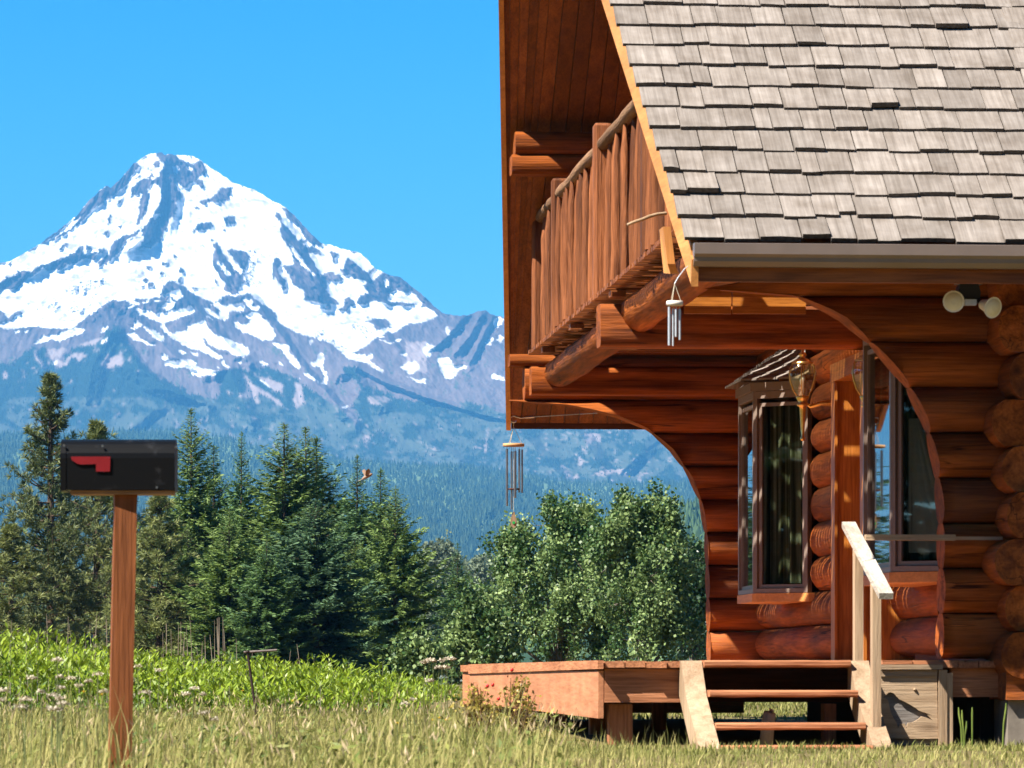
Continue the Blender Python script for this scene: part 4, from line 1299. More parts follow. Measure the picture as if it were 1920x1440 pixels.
for f in (0, 1):
    c = Vector((a_h - 0.005, *(h0 if f == 0 else h1)))
    cs.append([c + Vector((-0.045, 0, 0)), c + Vector((0.045, 0, 0)), c + Vector((0.045, 0, 0)) - up * 0.04, c + Vector((-0.045, 0, 0)) - up * 0.04])
W['railgrey'] = wood('bleached_handrail', 'y', (0.36, 0.32, 0.27), (0.60, 0.55, 0.48), 0.85, 0.05, 1.6, 0.4, 0.4, 0.1, 0.0, 0.4)
hp(MB().rings(cs, True, False), 'handrail', W['railgrey'], steps)
# ---------------------------------------------------------------- level rail behind the handrail
rail = hroot('grey_rail', ha(1700, 30.0), 29.92, GZ, 'thin grey weathered rail across the arch at the window', 'rail')
zr = hz(1007, 5, 29.9)
hp(MB().box(ha(1622, 29.9), ha(1790, 29.9), 29.86, 29.94, zr - 0.022, zr + 0.016), 'bar', W['palex'], rail)
hp(MB().box(ha(1788, 29.9), ha(1880, 29.9), 29.90, 29.93, zr - 0.018, zr + 0.004), 'thin_bar', W['palex'], rail)
# ---------------------------------------------------------------- panel with a bird cut out of it
pan = hroot('bird_panel', ha(1715, 29.88), 29.85, GZ, 'weathered wooden panel below the deck with a bird shape cut out', 'panel')
pb0 = 29.84
def pp(x, y): 
    a_ = ha(x, pb0)
    return (a_, hz(y, a_, pb0))
bird = [(1655, 1307), (1661, 1304), (1665, 1299), (1670, 1298), (1676, 1300), (1680, 1305), (1686, 1311), (1697, 1316), (1706, 1321), (1716, 1327), (1724, 1333), (1733, 1336), (1748, 1341), (1738, 1340), (1748, 1350), (1736, 1345), (1728, 1343), (1722, 1349), (1712, 1354), (1702, 1356), (1700, 1366), (1697, 1357), (1688, 1357), (1684, 1365), (1681, 1355), (1675, 1346), (1670, 1335), (1667, 1322), (1665, 1312)]
outer = [(1652, 1268), (1757, 1268), (1759, 1385), (1652, 1385)]
bm = bmesh.new()
def loop(pts):
    vs = [bm.verts.new((pp(x, y)[0], pb0, pp(x, y)[1])) for x, y in pts]
    return [bm.edges.new((vs[i], vs[(i + 1) % len(vs)])) for i in range(len(vs))]
ed = loop(outer) + loop(bird)
g = bmesh.ops.triangle_fill(bm, use_beauty=True, use_dissolve=False, edges=ed)
ff = [f for f in bm.faces]
ex = bmesh.ops.extrude_face_region(bm, geom=ff)
bmesh.ops.translate(bm, vec=(0, 0.022, 0), verts=[e for e in ex['geom'] if isinstance(e, bmesh.types.BMVert)])
bmesh.ops.recalc_face_normals(bm, faces=bm.faces)
bmesh.ops.translate(bm, vec=(-pan['_a'], -pan['_b'], -pan['_z']), verts=bm.verts)
me = bpy.data.meshes.new('board')
bm.to_mesh(me)
bm.free()
me.materials.append(W['palex'])
o = bpy.data.objects.new('board', me)
COL.objects.link(o)
o.parent = pan
W['greyply'] = wood('grey_plywood', 'x', (0.16, 0.145, 0.135), (0.28, 0.26, 0.24), 0.9, 0.1, 2.0, 0.3, 0.4, 0.1)
hp(MB().box(pp(1652, 1300)[0], pp(1757, 1300)[0], pb0 + 0.03, pb0 + 0.045, GZ - 0.1, pp(1700, 1270)[1]), 'back_board', W['greyply'], pan)
hp(MB().box(pp(1650, 1250)[0], pp(1766, 1250)[0], pb0 - 0.035, pb0 + 0.05, pp(1700, 1255)[1], pp(1700, 1246)[1]), 'cap_board', W['palex'], pan)
hp(MB().box(pp(1650, 1250)[0], pp(1757, 1250)[0], pb0 - 0.014, pb0 - 0.002, pp(1700, 1268.5)[1], pp(1700, 1256)[1]), 'top_rail', W['palex'], pan)
hp(MB().box(pp(1759.5, 1250)[0], pp(1775, 1250)[0], pb0 - 0.02, pb0 + 0.02, GZ - 0.05, pp(1700, 1256)[1]), 'stile', W['palez'], pan)
hp(MB().box(pp(1775.5, 1250)[0], pp(1786, 1250)[0], pb0 - 0.01, pb0 + 0.05, GZ - 0.05, pp(1700, 1262)[1]), 'side_board', W['palez'], pan)
hp(MB().lathe((pp(1715, 1292)[0], pb0 - 0.004, pp(1715, 1292)[1] - 0.006), [(0.001, -0.006), (0.011, 0), (0.011, 0.006), (0.001, 0.012)], 10), 'knob', W['palez'], pan)
for (x0, x1) in ((1655, 1711), (1713, 1760)):
    hp(MB().box(pp(x0, 1242)[0], pp(x1, 1242)[0], pb0 + 0.0, pb0 + 0.1, pp(1700, 1245.6)[1], pp(1700, 1238)[1]), 'joist_end', W['deckx'], pan)
# ---------------------------------------------------------------- stub of a round post in front of the steps' shade
st = hroot('wooden_stub', ha(1440, 29.6), 29.7, GZ, 'small rounded wooden stub under the porch steps', 'post')
hp(MB().tube([(st['_a'], 29.7, GZ - 0.02), (st['_a'] + 0.01, 29.68, -0.32), (st['_a'] + 0.02, 29.66, -0.25), (st['_a'] + 0.03, 29.65, -0.23)], [0.045, 0.045, 0.042, 0.02], 12), 'stub', W['palez'], st)
# ================================================================== lanterns, floodlight, chimes
t = NT('smoky_lantern_glass')
t.m.node_tree.nodes.remove(t.p)
gl, tr, mx = t.n('BsdfGlossy'), t.n('BsdfTransparent'), t.n('MixShader')
gl.inputs['Roughness'].default_value = 0.05
tr.inputs['Color'].default_value = (0.90, 0.84, 0.68, 1)
mx.inputs[0].default_value = 0.22
t.l(tr.outputs[0], mx.inputs[1]); t.l(gl.outputs[0], mx.inputs[2]); t.l(mx.outputs[0], t.out.inputs['Surface'])
W['smoky'] = t.m
def lantern(px, label, py_top=662):
    al = A_G - 0.30
    bl = hb(px, al)
    k = 0.98
    zc = hz(745, al, bl)                     # where glass meets the brass
    r = hroot('wall_lantern', al, bl, zc, label, 'lantern', 'brass lanterns beside the door')
    c = (al, bl, zc)
    bar_ = MB()
    k = 1.0
    prof = [(0.012, -0.345), (0.02, -0.335), (0.022, -0.325), (0.012, -0.31), (0.016, -0.25), (0.025, -0.10), (0.028, -0.075), (0.045, -0.068), (0.048, -0.055), (0.028, -0.045), (0.045, -0.02), (0.055, 0.0), (0.05, 0.012)]
    hp(MB().lathe(c, [(a_ * 1.0, z * k) for a_, z in prof], 14), 'stem', W['brass'], r)
    gp_ = [(0.052, 0.012), (0.084, 0.06), (0.108, 0.13), (0.115, 0.18), (0.108, 0.23), (0.090, 0.262)]
    hp(MB().lathe(c, gp_, 16), 'glass', W['smoky'], r)
    for q in range(6):
        an = q * math.pi / 3 + 0.3
        hp(MB().tube([(al + (rd + 0.003) * math.cos(an), bl + (rd + 0.003) * math.sin(an), zc + z) for rd, z in gp_], 0.0045, 5), 'rib', W['brass'], r)
    hp(MB().lathe(c, [(0.088, 0.262), (0.09, 0.272), (0.05, 0.298), (0.022, 0.31), (0.018, 0.325), (0.035, 0.335), (0.028, 0.35), (0.012, 0.36), (0.008, 0.40), (0.002, 0.43)], 14), 'cap', W['brass'], r)
    hp(MB().lathe((al, bl, zc + 0.03), [(0.012, 0), (0.012, 0.06), (0.02, 0.075), (0.028, 0.105), (0.02, 0.135), (0.004, 0.15)], 10), 'bulb', W['tin'], r)
    hp(MB().tube([(al, bl, zc - 0.03), (al + 0.06, bl - 0.02, zc - 0.075), (al + 0.14, bl - 0.03, zc - 0.05), (al + 0.26, bl - 0.03, zc - 0.04)], [0.013, 0.014, 0.02, 0.03], 8), 'arm', W['brass'], r)
    hp(MB().tube([(A_G - 0.035, bl - 0.03, zc - 0.04), (A_G + 0.02, bl - 0.03, zc - 0.04)], 0.065, 14), 'wall_plate', W['brass'], r)
lantern(1505, 'brass lantern with smoky glass between the bay window and the door')
lantern(1626, 'brass lantern right of the door, half hidden by the arch')
# twin floodlight under the eave
zfl = hz(529, ha(1815, 29.2), 29.2)
fl = hroot('floodlight', ha(1815, 29.2), 29.2, zfl, 'twin floodlight with two white lamp heads under the eave', 'floodlight')
af = fl['_a']
hp(MB().box(af - 0.08, af + 0.09, 29.16, 29.26, zfl - 0.015, zfl + 0.004), 'mount', W['frame'], fl)
hp(MB().rings([[(af - 0.075 * s_, 29.15, z), (af + 0.075 * s_, 29.15, z), (af + 0.075 * s_, 29.27, z), (af - 0.075 * s_, 29.27, z)] for z, s_ in ((zfl - 0.016, 0.8), (zfl - 0.07, 1.0), (zfl - 0.12, 0.9), (zfl - 0.145, 0.6))], True, False), 'housing', W['black'], fl)
hp(MB().box(af - 0.035, af + 0.038, 29.10, 29.16, zfl - 0.155, zfl - 0.118), 'sensor', W['tin'], fl)
W['lens'] = plain('frosted_white_lens', (0.72, 0.66, 0.50), 0.5, 0.0, 0.4, 0.06, 12)
W['rim'] = plain('white_lamp_rim', (0.78, 0.74, 0.66), 0.4)
for (px, py, dx, dz) in ((1788, 566, -0.15, -0.10), (1862, 577, 0.55, -0.30)):
    cb = 29.0
    c = Vector((ha(px, cb), cb, hz(py, 5.5, cb)))
    d = Vector((dx, -1, dz)).normalized()
    hd = []
    rs = [(c - d * 0.12, 0.02), (c - d * 0.11, 0.032), (c - d * 0.05, 0.045), (c - d * 0.01, 0.066), (c, 0.07)]
    hp(MB().tube([p for p, _ in rs], [q for _, q in rs], 18), 'lamp_head', W['rim'], fl)
    hp(MB().tube([c + d * 0.002, c + d * 0.008, c + d * 0.014], [0.058, 0.052, 0.02], 18), 'lens', W['lens'], fl)
    hp(MB().tube([c - d * 0.11, Vector((af + (0.05 if dx > 0 else -0.05), 29.2, zfl - 0.10))], 0.016, 8), 'swivel', W['black'], fl)
def chime(px, b, y_top, y_disc, tubes, rdisc, label, tip, dm, tm):
    a_ = ha(px, b)
    r = hroot('wind_chime', a_, b, hz(y_disc, a_, b), label, 'wind chime', 'wind chimes hanging from the roof')
    zd = hz(y_disc, a_, b)
    hp(MB().lathe((a_, b, zd), [(rdisc * 0.3, -0.018), (rdisc, -0.016), (rdisc * 1.02, -0.004), (rdisc, 0.012), (rdisc * 0.3, 0.014)], 18), 'disc', dm, r)
    zt_ = hz(y_top, a_, b)
    for q in range(3):
        an = q * 2.1
        hp(MB().tube([(a_ + rdisc * 0.75 * math.cos(an), b + rdisc * 0.75 * math.sin(an), zd + 0.012), (a_, b, zt_)], 0.0022, 4), 'cord', W['string'], r)
    for (dx, db, y0, y1, rad) in tubes:
        z0_, z1_ = hz(y0, a_, b), hz(y1, a_, b)
        ta = a_ + dx * b / F
        o_ = hp(MB().tube([(ta, b + db, z0_), (ta, b + db, z1_)], rad, 10), 'tube', tm, r)
        hp(MB().tube([(ta, b + db, z0_ - 0.004), (ta, b + db, zd - 0.012)], 0.002, 4), 'tube_cord', W['string'], r)
    if tip:
        y0, y1, y2 = tip
        hp(MB().tube([(a_, b, zd - 0.015), (a_, b, hz(y1, a_, b))], 0.002, 4), 'clapper_cord', W['string'], r)
        hp(MB().lathe((a_, b, hz(y0, a_, b)), [(0.01, -0.006), (rdisc * 0.55, -0.006), (rdisc * 0.55, 0.006), (0.01, 0.006)], 14), 'clapper', W['darkwood'], r)
        zz0, zz1 = hz(y1, a_, b), hz(y2, a_, b)
        w_ = 0.028
        hp(MB().prism([(a_ - 0.008, b, zz0), (a_ + 0.008, b, zz0), (a_ + w_, b, zz0 - (zz0 - zz1) * 0.55), (a_ + w_ * 0.9, b, zz1 + 0.01), (a_, b, zz1 - 0.012), (a_ - w_ * 0.9, b, zz1 + 0.01), (a_ - w_, b, zz0 - (zz0 - zz1) * 0.55)], (0, 0.012, 0)), 'wind_sail', W['palez'], r)
        hp(MB().tube([(a_, b - 0.008, (zz0 + zz1) / 2 - 0.03), (a_, b - 0.001, (zz0 + zz1) / 2 - 0.03)], 0.013, 10), 'green_bead', plain('green_glass_bead', (0.02, 0.35, 0.08), 0.2), r)
    return r
W['disc1'] = plain('pale_chime_disc', (0.66, 0.58, 0.50), 0.6, 0, 0.3, 0.1, 20)
W['disc2'] = wood('chime_disc_wood', 'x', (0.42, 0.22, 0.09), (0.62, 0.36, 0.17), 0.6, 0.05, 2, 0, 0.2)
short_chime = chime(1265, 28.62, 532, 568, [(-11, -0.02, 576, 648, 0.009), (-2, 0.03, 578, 648, 0.006), (1.5, -0.03, 580, 632, 0.008), (10, 0.01, 579, 637, 0.008)], 0.052, 'short silver wind chime hanging near the corner of the eave', None, W['disc1'], W['tin'])
chime(963, 42.7, 800, 834, [(-13, -0.02, 842, 949, 0.0125), (-3, 0.05, 846, 955, 0.0115), (2, -0.06, 846, 934, 0.013), (11, 0.02, 842, 923, 0.0115), (16, 0.0, 843, 924, 0.010)], 0.10, 'long wooden topped wind chime hanging from the rear eave', (917, 960, 988), W['disc2'], W['steel'])
# hook and wire that carry the far chime
ah, bh = ha(963, 42.65), 42.65
hk = hroot('chime_hook', ah, bh, hz(785, ah, bh), 'steel hook and wire holding the long wind chime', 'hook')
zz = hz(786, ah, bh)
pts = [(ah + 0.034 * math.cos(t_) , bh, zz + 0.034 * math.sin(t_)) for t_ in [math.radians(q) for q in range(-120, 80, -20 if False else 20)]]
pts = [(ah + 0.03 * math.cos(math.radians(q)), bh, zz + 0.03 * math.sin(math.radians(q))) for q in range(330, 30, -20)] + [(ah + 0.07, bh, zz + 0.01), (ah + 0.13, bh, zz + 0.018)]
hp(MB().tube(pts, 0.007, 6), 'hook', W['steel'], hk)
hp(MB().tube([(ah + 0.11, bh, zz + 0.016), (ah + 0.19, bh, zz + 0.022)], 0.012, 6), 'turnbuckle', W['steel'], hk)
hp(MB().tube([(ah + 0.18, bh, zz + 0.022), (ah + 0.7, bh - 0.1, zz + 0.05), (ha(1185, 42.3), 42.3, zz + 0.06)], 0.004, 5), 'wire', W['steel'], hk)
hp(MB().tube([(ah, bh, zz - 0.03), (ha(963, 42.7), 42.7, hz(800, ah, 42.7))], 0.003, 4), 'loop', W['string'], hk)
# hook cord of the near chime
an_, bn_ = ha(1265, 28.62), 28.62
hk2 = short_chime
hp(MB().tube([(an_, bn_, hz(532, an_, bn_)), (ha(1272, bn_), bn_ + 0.02, hz(520, an_, bn_)), (ha(1283, 28.68), 28.68, hz(503, an_, bn_)), (ha(1290, 28.7), 28.7, hz(497, an_, bn_))], 0.004, 5), 'cord', W['tin'], hk2)
# bleached stick caught at the balcony corner
sa, sb_ = ha(1215, 29.9), 29.9
stick = hroot('bent_stick', sa, sb_, hz(410, sa, sb_), 'pale bent stick at the near end of the balcony', 'stick')
hp(MB().tube([(ha(x, sb_), sb_ + dy, hz(y, sa, sb_)) for x, y, dy in ((1176, 422, 0), (1190, 416, 0.0), (1205, 411, 0.02), (1218, 405, 0.04), (1234, 400, 0.06), (1252, 397, 0.1))], [0.009, 0.011, 0.011, 0.012, 0.011, 0.012], 7), 'stick', W['palex'], stick)
# ================================================================== mailbox on its post
DM = 19.5
mc = at(225, 1265, DM)
mail = empty('mailbox', (mc.x, DM, GZ - 0.06), 0.0, 'black metal mailbox with red flag on a brown wooden post', 'mailbox')
def mp(mb, name, m, parent=None): return mb.build(name, m, parent if parent else mail, (mc.x, DM, GZ - 0.06))
t = NT('scuffed_black_metal')
n1 = t.noise(t.coords((1, 1, 1)), 9, 5, 0.7)
n2 = t.noise(t.coords((6, 30, 30)), 1.0, 4, 0.7)
c = t.mix(t.ramp(n1, [(0.6, (0, 0, 0)), (0.75, (1, 1, 1))]), (0.004, 0.004, 0.0045), (0.022, 0.022, 0.024))
t.bump(n2, 0.08, 0.004)
W['mailblack'] = t.base(c, 0.36, 0.18)
W['red'] = plain('red_painted_metal', (0.16, 0.003, 0.006), 0.4, 0, 0.5, 0.1, 20)
W['post'] = wood('brown_post', 'z', (0.20, 0.062, 0.018), (0.34, 0.115, 0.035), 0.65, 0.02, 1.2, 0.5, 0.4)
x0, x1 = at(122, 0, DM).x, at(329, 0, DM).x
ztop, zbot = at(0, 824, DM).z, at(0, 920, DM).z
hh_ = ztop - zbot
wd = 0.085
prof = [(-wd, zbot), (-wd, zbot + hh_ * 0.62)] + [(-wd * math.cos(q), zbot + hh_ * 0.62 + hh_ * 0.38 * math.sin(q)) for q in [math.pi * k / 12 for k in range(1, 12)]] + [(wd, zbot + hh_ * 0.62), (wd, zbot)]
mp(MB().rings([[(x, DM + y, z) for y, z in prof] for x in (x0, x1)], True, False), 'body', W['mailblack'])
grow = [(y * 1.035, zbot - 0.004 + (z - zbot) * 1.02) for y, z in prof]
mp(MB().rings([[(x, DM + y, z) for y, z in grow] for x in (x0 - 0.012, x0 + 0.012)], True, False), 'door', W['mailblack'])
mp(MB().rings([[(x, DM + y, z) for y, z in grow] for x in (x1 - 0.01, x1 + 0.004)], True, False), 'back_rim', W['mailblack'])
for px, py in ((120, 835), (330, 838), (294, 914), (192, 836)):
    p = at(px, py, DM - wd - 0.004)
    mp(MB().tube([p, p + Vector((0, 0.008, 0))], 0.005, 8), 'rivet', W['steel'])
fl_ = [(133, 856), (207, 856), (206, 884), (180, 884), (180, 870), (152, 871), (144, 869), (134, 862)]
pf = [at(x, y, DM - wd - 0.008) for x, y in fl_]
mp(MB().prism(pf, (0, 0.005, 0)), 'flag', W['red'])
bx0, bx1 = at(135, 0, DM).x, at(327, 0, DM).x
mp(MB().box(bx0, bx1, DM - 0.075, DM + 0.075, at(0, 928, DM).z, zbot - 0.002), 'base_board', wood('mailbox_board', 'x', (0.34, 0.17, 0.07), (0.5, 0.27, 0.12), 0.7))
ptx = (at(215, 0, DM).x + at(255, 0, DM).x) / 2
pbx = (at(206, 0, DM).x + at(246, 0, DM).x) / 2
rz_ = 0.16
hw_ = 0.047
def sq(cx, z):
    r_ = hw_ * 1.414
    return [(cx + r_ * math.cos(rz_ + math.pi / 4 + k * math.pi / 2), DM + r_ * math.sin(rz_ + math.pi / 4 + k * math.pi / 2), z) for k in range(4)]
slope = (pbx - ptx) / (at(0, 1355, DM).z - at(0, 928, DM).z)
zb__ = GZ - 0.06
mp(MB().rings([sq(ptx + slope * (zb__ - at(0, 928, DM).z), zb__), sq(ptx, at(0, 928.5, DM).z)], True, False), 'post', W['post'])
# ---------------------------------------------------------------- metal T stake in the meadow
DS = 40.0
sp = at(482, 1331, DS)
stk = empty('tee_stake', sp, 0, 'thin dark metal stake with a cross bar in the meadow', 'stake')
W['rust'] = plain('dark_rusty_iron', (0.035, 0.02, 0.018), 0.7, 0.3, 0.4, 0.3, 30)
W['greybar'] = plain('grey_rusty_bar', (0.16, 0.13, 0.12), 0.7, 0.2, 0.4, 0.3, 30)
tp = at(464, 1222, DS)
MB().tube([sp - Vector((0, 0, 0.1)), tp], 0.011, 8).build('rod', W['rust'], stk, sp)
MB().tube([at(457, 1223, DS), at(519, 1219, DS)], 0.010, 8).build('cross_bar', W['greybar'], stk, sp)
MB().lathe(tp + Vector((0, -0.004, -0.012)), [(0.005, 0), (0.018, 0.003), (0.018, 0.02), (0.005, 0.024)], 8).build('clamp', W['rust'], stk, sp)
# ---------------------------------------------------------------- small bird in flight
DB = 42.0
bp0 = at(688, 893, DB)
brd = empty('flying_bird', bp0, 0.4, 'small brown bird flying above the conifers', 'bird')
W['feather'] = plain('brown_feathers', (0.26, 0.17, 0.12), 0.8, 0, 0.2, 0.3, 30)
mb = MB()
mb.tube([(-0.05, 0, -0.03), (-0.035, 0, -0.02), (0, 0, 0), (0.03, 0, 0.012), (0.045, 0, 0.02), (0.056, 0, 0.022)], [0.004, 0.012, 0.018, 0.014, 0.011, 0.003], 8)
mb.add([(0.015, 0.01, 0.008), (-0.02, 0.01, 0.004), (-0.03, 0.05, 0.05), (-0.005, 0.06, 0.07), (0.02, 0.04, 0.045)], [(0, 1, 2, 3, 4)])
mb.add([(0.015, -0.01, 0.008), (-0.02, -0.01, 0.004), (-0.03, -0.05, 0.05), (-0.005, -0.06, 0.07), (0.02, -0.04, 0.045)], [(4, 3, 2, 1, 0)])
mb.add([(-0.04, -0.008, -0.024), (-0.04, 0.008, -0.024), (-0.085, 0.018, -0.045), (-0.085, -0.018, -0.045)], [(0, 1, 2, 3)])
mb.build('body', W['feather'], brd)
# ================================================================== plants
def add_rnd(me, r):
    at_ = me.attributes.new('rnd', 'FLOAT', 'FACE')
    at_.data.foreach_set('value', np.ascontiguousarray(r, dtype=np.float32))
def leaf_mesh(name, C, T, N, L, Wd, m, rnd, fold=0.0):
    """leaf-sized faces: centre C, direction T, side N, length L, width Wd (arrays)"""
    n = len(C)
    L, Wd = np.broadcast_to(L, (n,))[:, None], np.broadcast_to(Wd, (n,))[:, None]
    V = np.stack([C, C + T * L * 0.45 + N * Wd * 0.5, C + T * L, C + T * L * 0.45 - N * Wd * 0.5], 1)
    Q = np.arange(n * 4).reshape(n, 4)
    me = np_mesh(name, V.reshape(-1, 3), Q, m)
    add_rnd(me, rnd)
    return me
def unit(v): return v / np.maximum(np.linalg.norm(v, axis=-1, keepdims=True), 1e-9)
def rand_unit(rng, n): return unit(rng.normal(size=(n, 3)))
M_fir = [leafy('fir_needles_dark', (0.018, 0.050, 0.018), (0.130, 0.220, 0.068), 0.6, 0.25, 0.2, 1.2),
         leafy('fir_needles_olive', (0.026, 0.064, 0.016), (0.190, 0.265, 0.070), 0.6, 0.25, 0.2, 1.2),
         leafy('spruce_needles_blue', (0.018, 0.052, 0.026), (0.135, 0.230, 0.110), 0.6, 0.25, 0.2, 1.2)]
M_pine = [leafy('pine_needles', (0.045, 0.075, 0.018), (0.270, 0.290, 0.095), 0.55, 0.3, 0.15, 1.0), leafy('dark_pine_needles', (0.025, 0.048, 0.014), (0.165, 0.185, 0.065), 0.55, 0.3, 0.12, 1.0)]
M_bark = wood('conifer_bark', 'z', (0.05, 0.03, 0.02), (0.15, 0.10, 0.07), 0.95, 0.1, 1.0, 0, 0.8)
M_bark2 = wood('poplar_bark', 'z', (0.12, 0.10, 0.08), (0.26, 0.23, 0.19), 0.9, 0.1, 1.0, 0, 0.6)
def fir_meshes(seed, h, R, bare=0.03, droop=0.25, whorl=0.16, power=0.85, m=None, dens=1.0, ragged=0.25):
    """crown (needle sprays along whorled branches) and trunk of a conifer of height h, base radius R"""
    rng = np.random.default_rng(seed)
    Cs, Ts, Ns, Ls, Ws, Rs = [], [], [], [], [], []
    z = h * 0.995
    bv, bf = [], []
    tb = MB()
    z_ = h * bare
    ztops = []
    zz = h - 0.12
    while zz > z_:
        f = 1 - zz / h
        rad = R * min(1.0, (f / 0.52) ** power) * (0.72 + 0.5 * rng.random()) + 0.03
        nb = int(5 + 4 * min(1, f * 2) )
        a0 = rng.random() * 6.28
        for k in range(nb):
            az = a0 + k * 2 * math.pi / nb + rng.normal() * 0.25
            ln = rad * (1 - ragged + 2 * ragged * rng.random())
            if rng.random() < 0.10: ln *= 1.22
            steep = 0.75 * (1 - f) ** 2.5 + 0.12 - droop * f + rng.normal() * 0.10
            ns = max(4, int(ln / 0.070 * dens))
            u = np.linspace(0.12, 1, ns)
            dirh = np.array([math.cos(az), math.sin(az), 0])
            side = np.array([-math.sin(az), math.cos(az), 0])
            zc = zz + ln * (steep * u - 0.30 * droop * 2 * u * u + 0.22 * u ** 4) 
            P0 = dirh[None] * (ln * u)[:, None]
            P0[:, 2] = zc
            for sgn in (-1, 1, 0):
                nrep = ns
                spread = 0.75 if sgn else 0.1
                T = dirh[None] * (0.55 + 0.25 * rng.random((nrep, 1))) + side[None] * sgn * spread * (0.6 + 0.6 * rng.random((nrep, 1))) + rng.normal(size=(nrep, 3)) * 0.16
                T[:, 2] += -0.10 + (0.25 if sgn == 0 else 0.0)
                T = unit(T)
                N = unit(np.cross(T, np.array([0, 0, 1.0])[None] + rng.normal(size=(nrep, 3)) * 0.55))
                sz = (0.045 + 0.20 * min(1, ln / R * 1.2) * (1 - 0.5 * u)) * (0.7 + 0.6 * rng.random(nrep))
                Cs.append(P0 + rng.normal(size=(nrep, 3)) * 0.015); Ts.append(T); Ns.append(N)
                Ls.append(sz * 1.6); Ws.append(sz * 0.40)
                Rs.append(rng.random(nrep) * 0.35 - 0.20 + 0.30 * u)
            if ln > 0.35 and rng.random() < 0.5:
                tb.tube([(0, 0, zz)] + [tuple(P0[i]) for i in (ns // 3, 2 * ns // 3)], [0.018, 0.012, 0.005], 4, False)
        zz -= whorl * (0.55 + 0.9 * min(1, f * 1.6)) * (0.8 + 0.4 * rng.random())
    # leader
    n = 14
    T = unit(np.stack([rng.normal(size=n) * 0.35, rng.normal(size=n) * 0.35, np.ones(n)], -1))
    Cs.append(np.stack([np.zeros(n), np.zeros(n), h - 0.30 + 0.28 * rng.random(n)], -1)); Ts.append(T)
    Ns.append(unit(np.cross(T, rand_unit(rng, n)))); Ls.append(np.full(n, 0.11)); Ws.append(np.full(n, 0.035)); Rs.append(rng.random(n) * 0.3)
    me = leaf_mesh('crown', np.concatenate(Cs), np.concatenate(Ts), np.concatenate(Ns), np.concatenate(Ls), np.concatenate(Ws), m, np.concatenate(Rs))
    tb.tube([(0, 0, -0.3), (0, 0, h * 0.3), (0.01, 0, h * 0.65), (0, 0.01, h - 0.03)], [h * 0.020, h * 0.015, h * 0.008, 0.006], 7)
    return me, tb.mesh('trunk', M_bark)
def pine_meshes(seed, h, R, m, bare=0.05, tuft=0.20):
    rng = np.random.default_rng(seed)
    tb = MB()
    TC, TD, TR = [], [], []
    zz = h - 0.1
    while zz > h * bare:
        f = 1 - zz / h
        rad = R * min(1, (f * 1.5) ** 1.05) * (0.6 + 0.65 * rng.random()) + 0.10
        for k in range(int(3 + 3 * rng.random())):
            az = rng.random() * 6.28
            ln = rad * (0.7 + 0.55 * rng.random())
            up = 0.55 * (1 - f) + 0.05 + rng.normal() * 0.15
            dirh = np.array([math.cos(az), math.sin(az), 0])
            n = 5
            pts = []
            for i in range(n + 1):
                u = i / n
                p = dirh * ln * u
                p = p + np.array([rng.normal() * 0.02, rng.normal() * 0.02, zz + ln * (up * u * u + 0.05 * u - 0.12 * u * (1 - u))])
                pts.append(p)
            tb.tube([tuple(p) for p in pts], [0.03 * (1 - 0.8 * i / n) for i in range(n + 1)], 4, False)
            # tufts towards the end of the branch and on short side twigs
            nt = max(3, int(ln / 0.115))
            for i in range(nt):
                u = 0.40 + 0.60 * (i + rng.random()) / nt
                u = min(u, 1.0)
                q = u * n
                j = min(int(q), n - 1)
                p = pts[j] + (pts[j + 1] - pts[j]) * (q - j)
                sd = rng.normal(size=3) * np.array([1, 1, 0.6]) * 0.13 * ln * (1.1 - u * 0.6)
                TC.append(p + sd)
                d = dirh * 0.7 + np.array([0, 0, 0.75]) + sd * 2 + rng.normal(size=3) * 0.2
                TD.append(d)
                TR.append(u)
        zz -= 0.115 * (0.8 + 0.6 * rng.random()) * (0.7 + f)
    TC.append(np.array([0, 0, h - 0.05])); TD.append(np.array([0, 0, 1.0])); TR.append(1.0)
    TC, TD, TR = np.array(TC), unit(np.array(TD)), np.array(TR)
    nn = 20
    C = np.repeat(TC, nn, 0)
    D_ = np.repeat(TD, nn, 0)
    T = unit(D_ * 0.62 + rand_unit(rng, len(C)) * 0.75)
    N = unit(np.cross(T, rand_unit(rng, len(C))))
    L = tuft * (0.75 + 0.5 * rng.random(len(C)))
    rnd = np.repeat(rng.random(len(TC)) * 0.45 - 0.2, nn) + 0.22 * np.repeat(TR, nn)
    me = leaf_mesh('crown', C - D_ * 0.03, T, N, L, 0.024 + 0 * L, m, rnd)
    tb.tube([(0, 0, -0.3), (0.02, 0, h * 0.4), (0, 0.02, h * 0.75), (0, 0, h - 0.05)], [h * 0.018, h * 0.014, h * 0.008, 0.01], 7)
    return me, tb.mesh('trunk', M_bark)
def place_tree(name, meshes, px, py, D, hgt, label, cat='tree', group=None, rz=0.0, sc=None, zb=None):
    """tree whose top shows at (px, py) at depth D; the mesh has height hgt"""
    top_ = at(px, py, D)
    zb = float(ground_z(np.array([top_.x]), np.array([D]))[0]) - 0.05 if zb is None else zb
    s_ = (top_.z - zb) / hgt
    o = empty(name, (top_.x, D, zb), rz, label, cat, group)
    sx = s_ * (sc if sc else 1.0)
    o.scale = (sx, sx, s_)
    for nm, me in zip(('crown', 'trunk'), meshes):
        c = bpy.data.objects.new(nm, me)
        COL.objects.link(c)
        c.parent = o
    return o
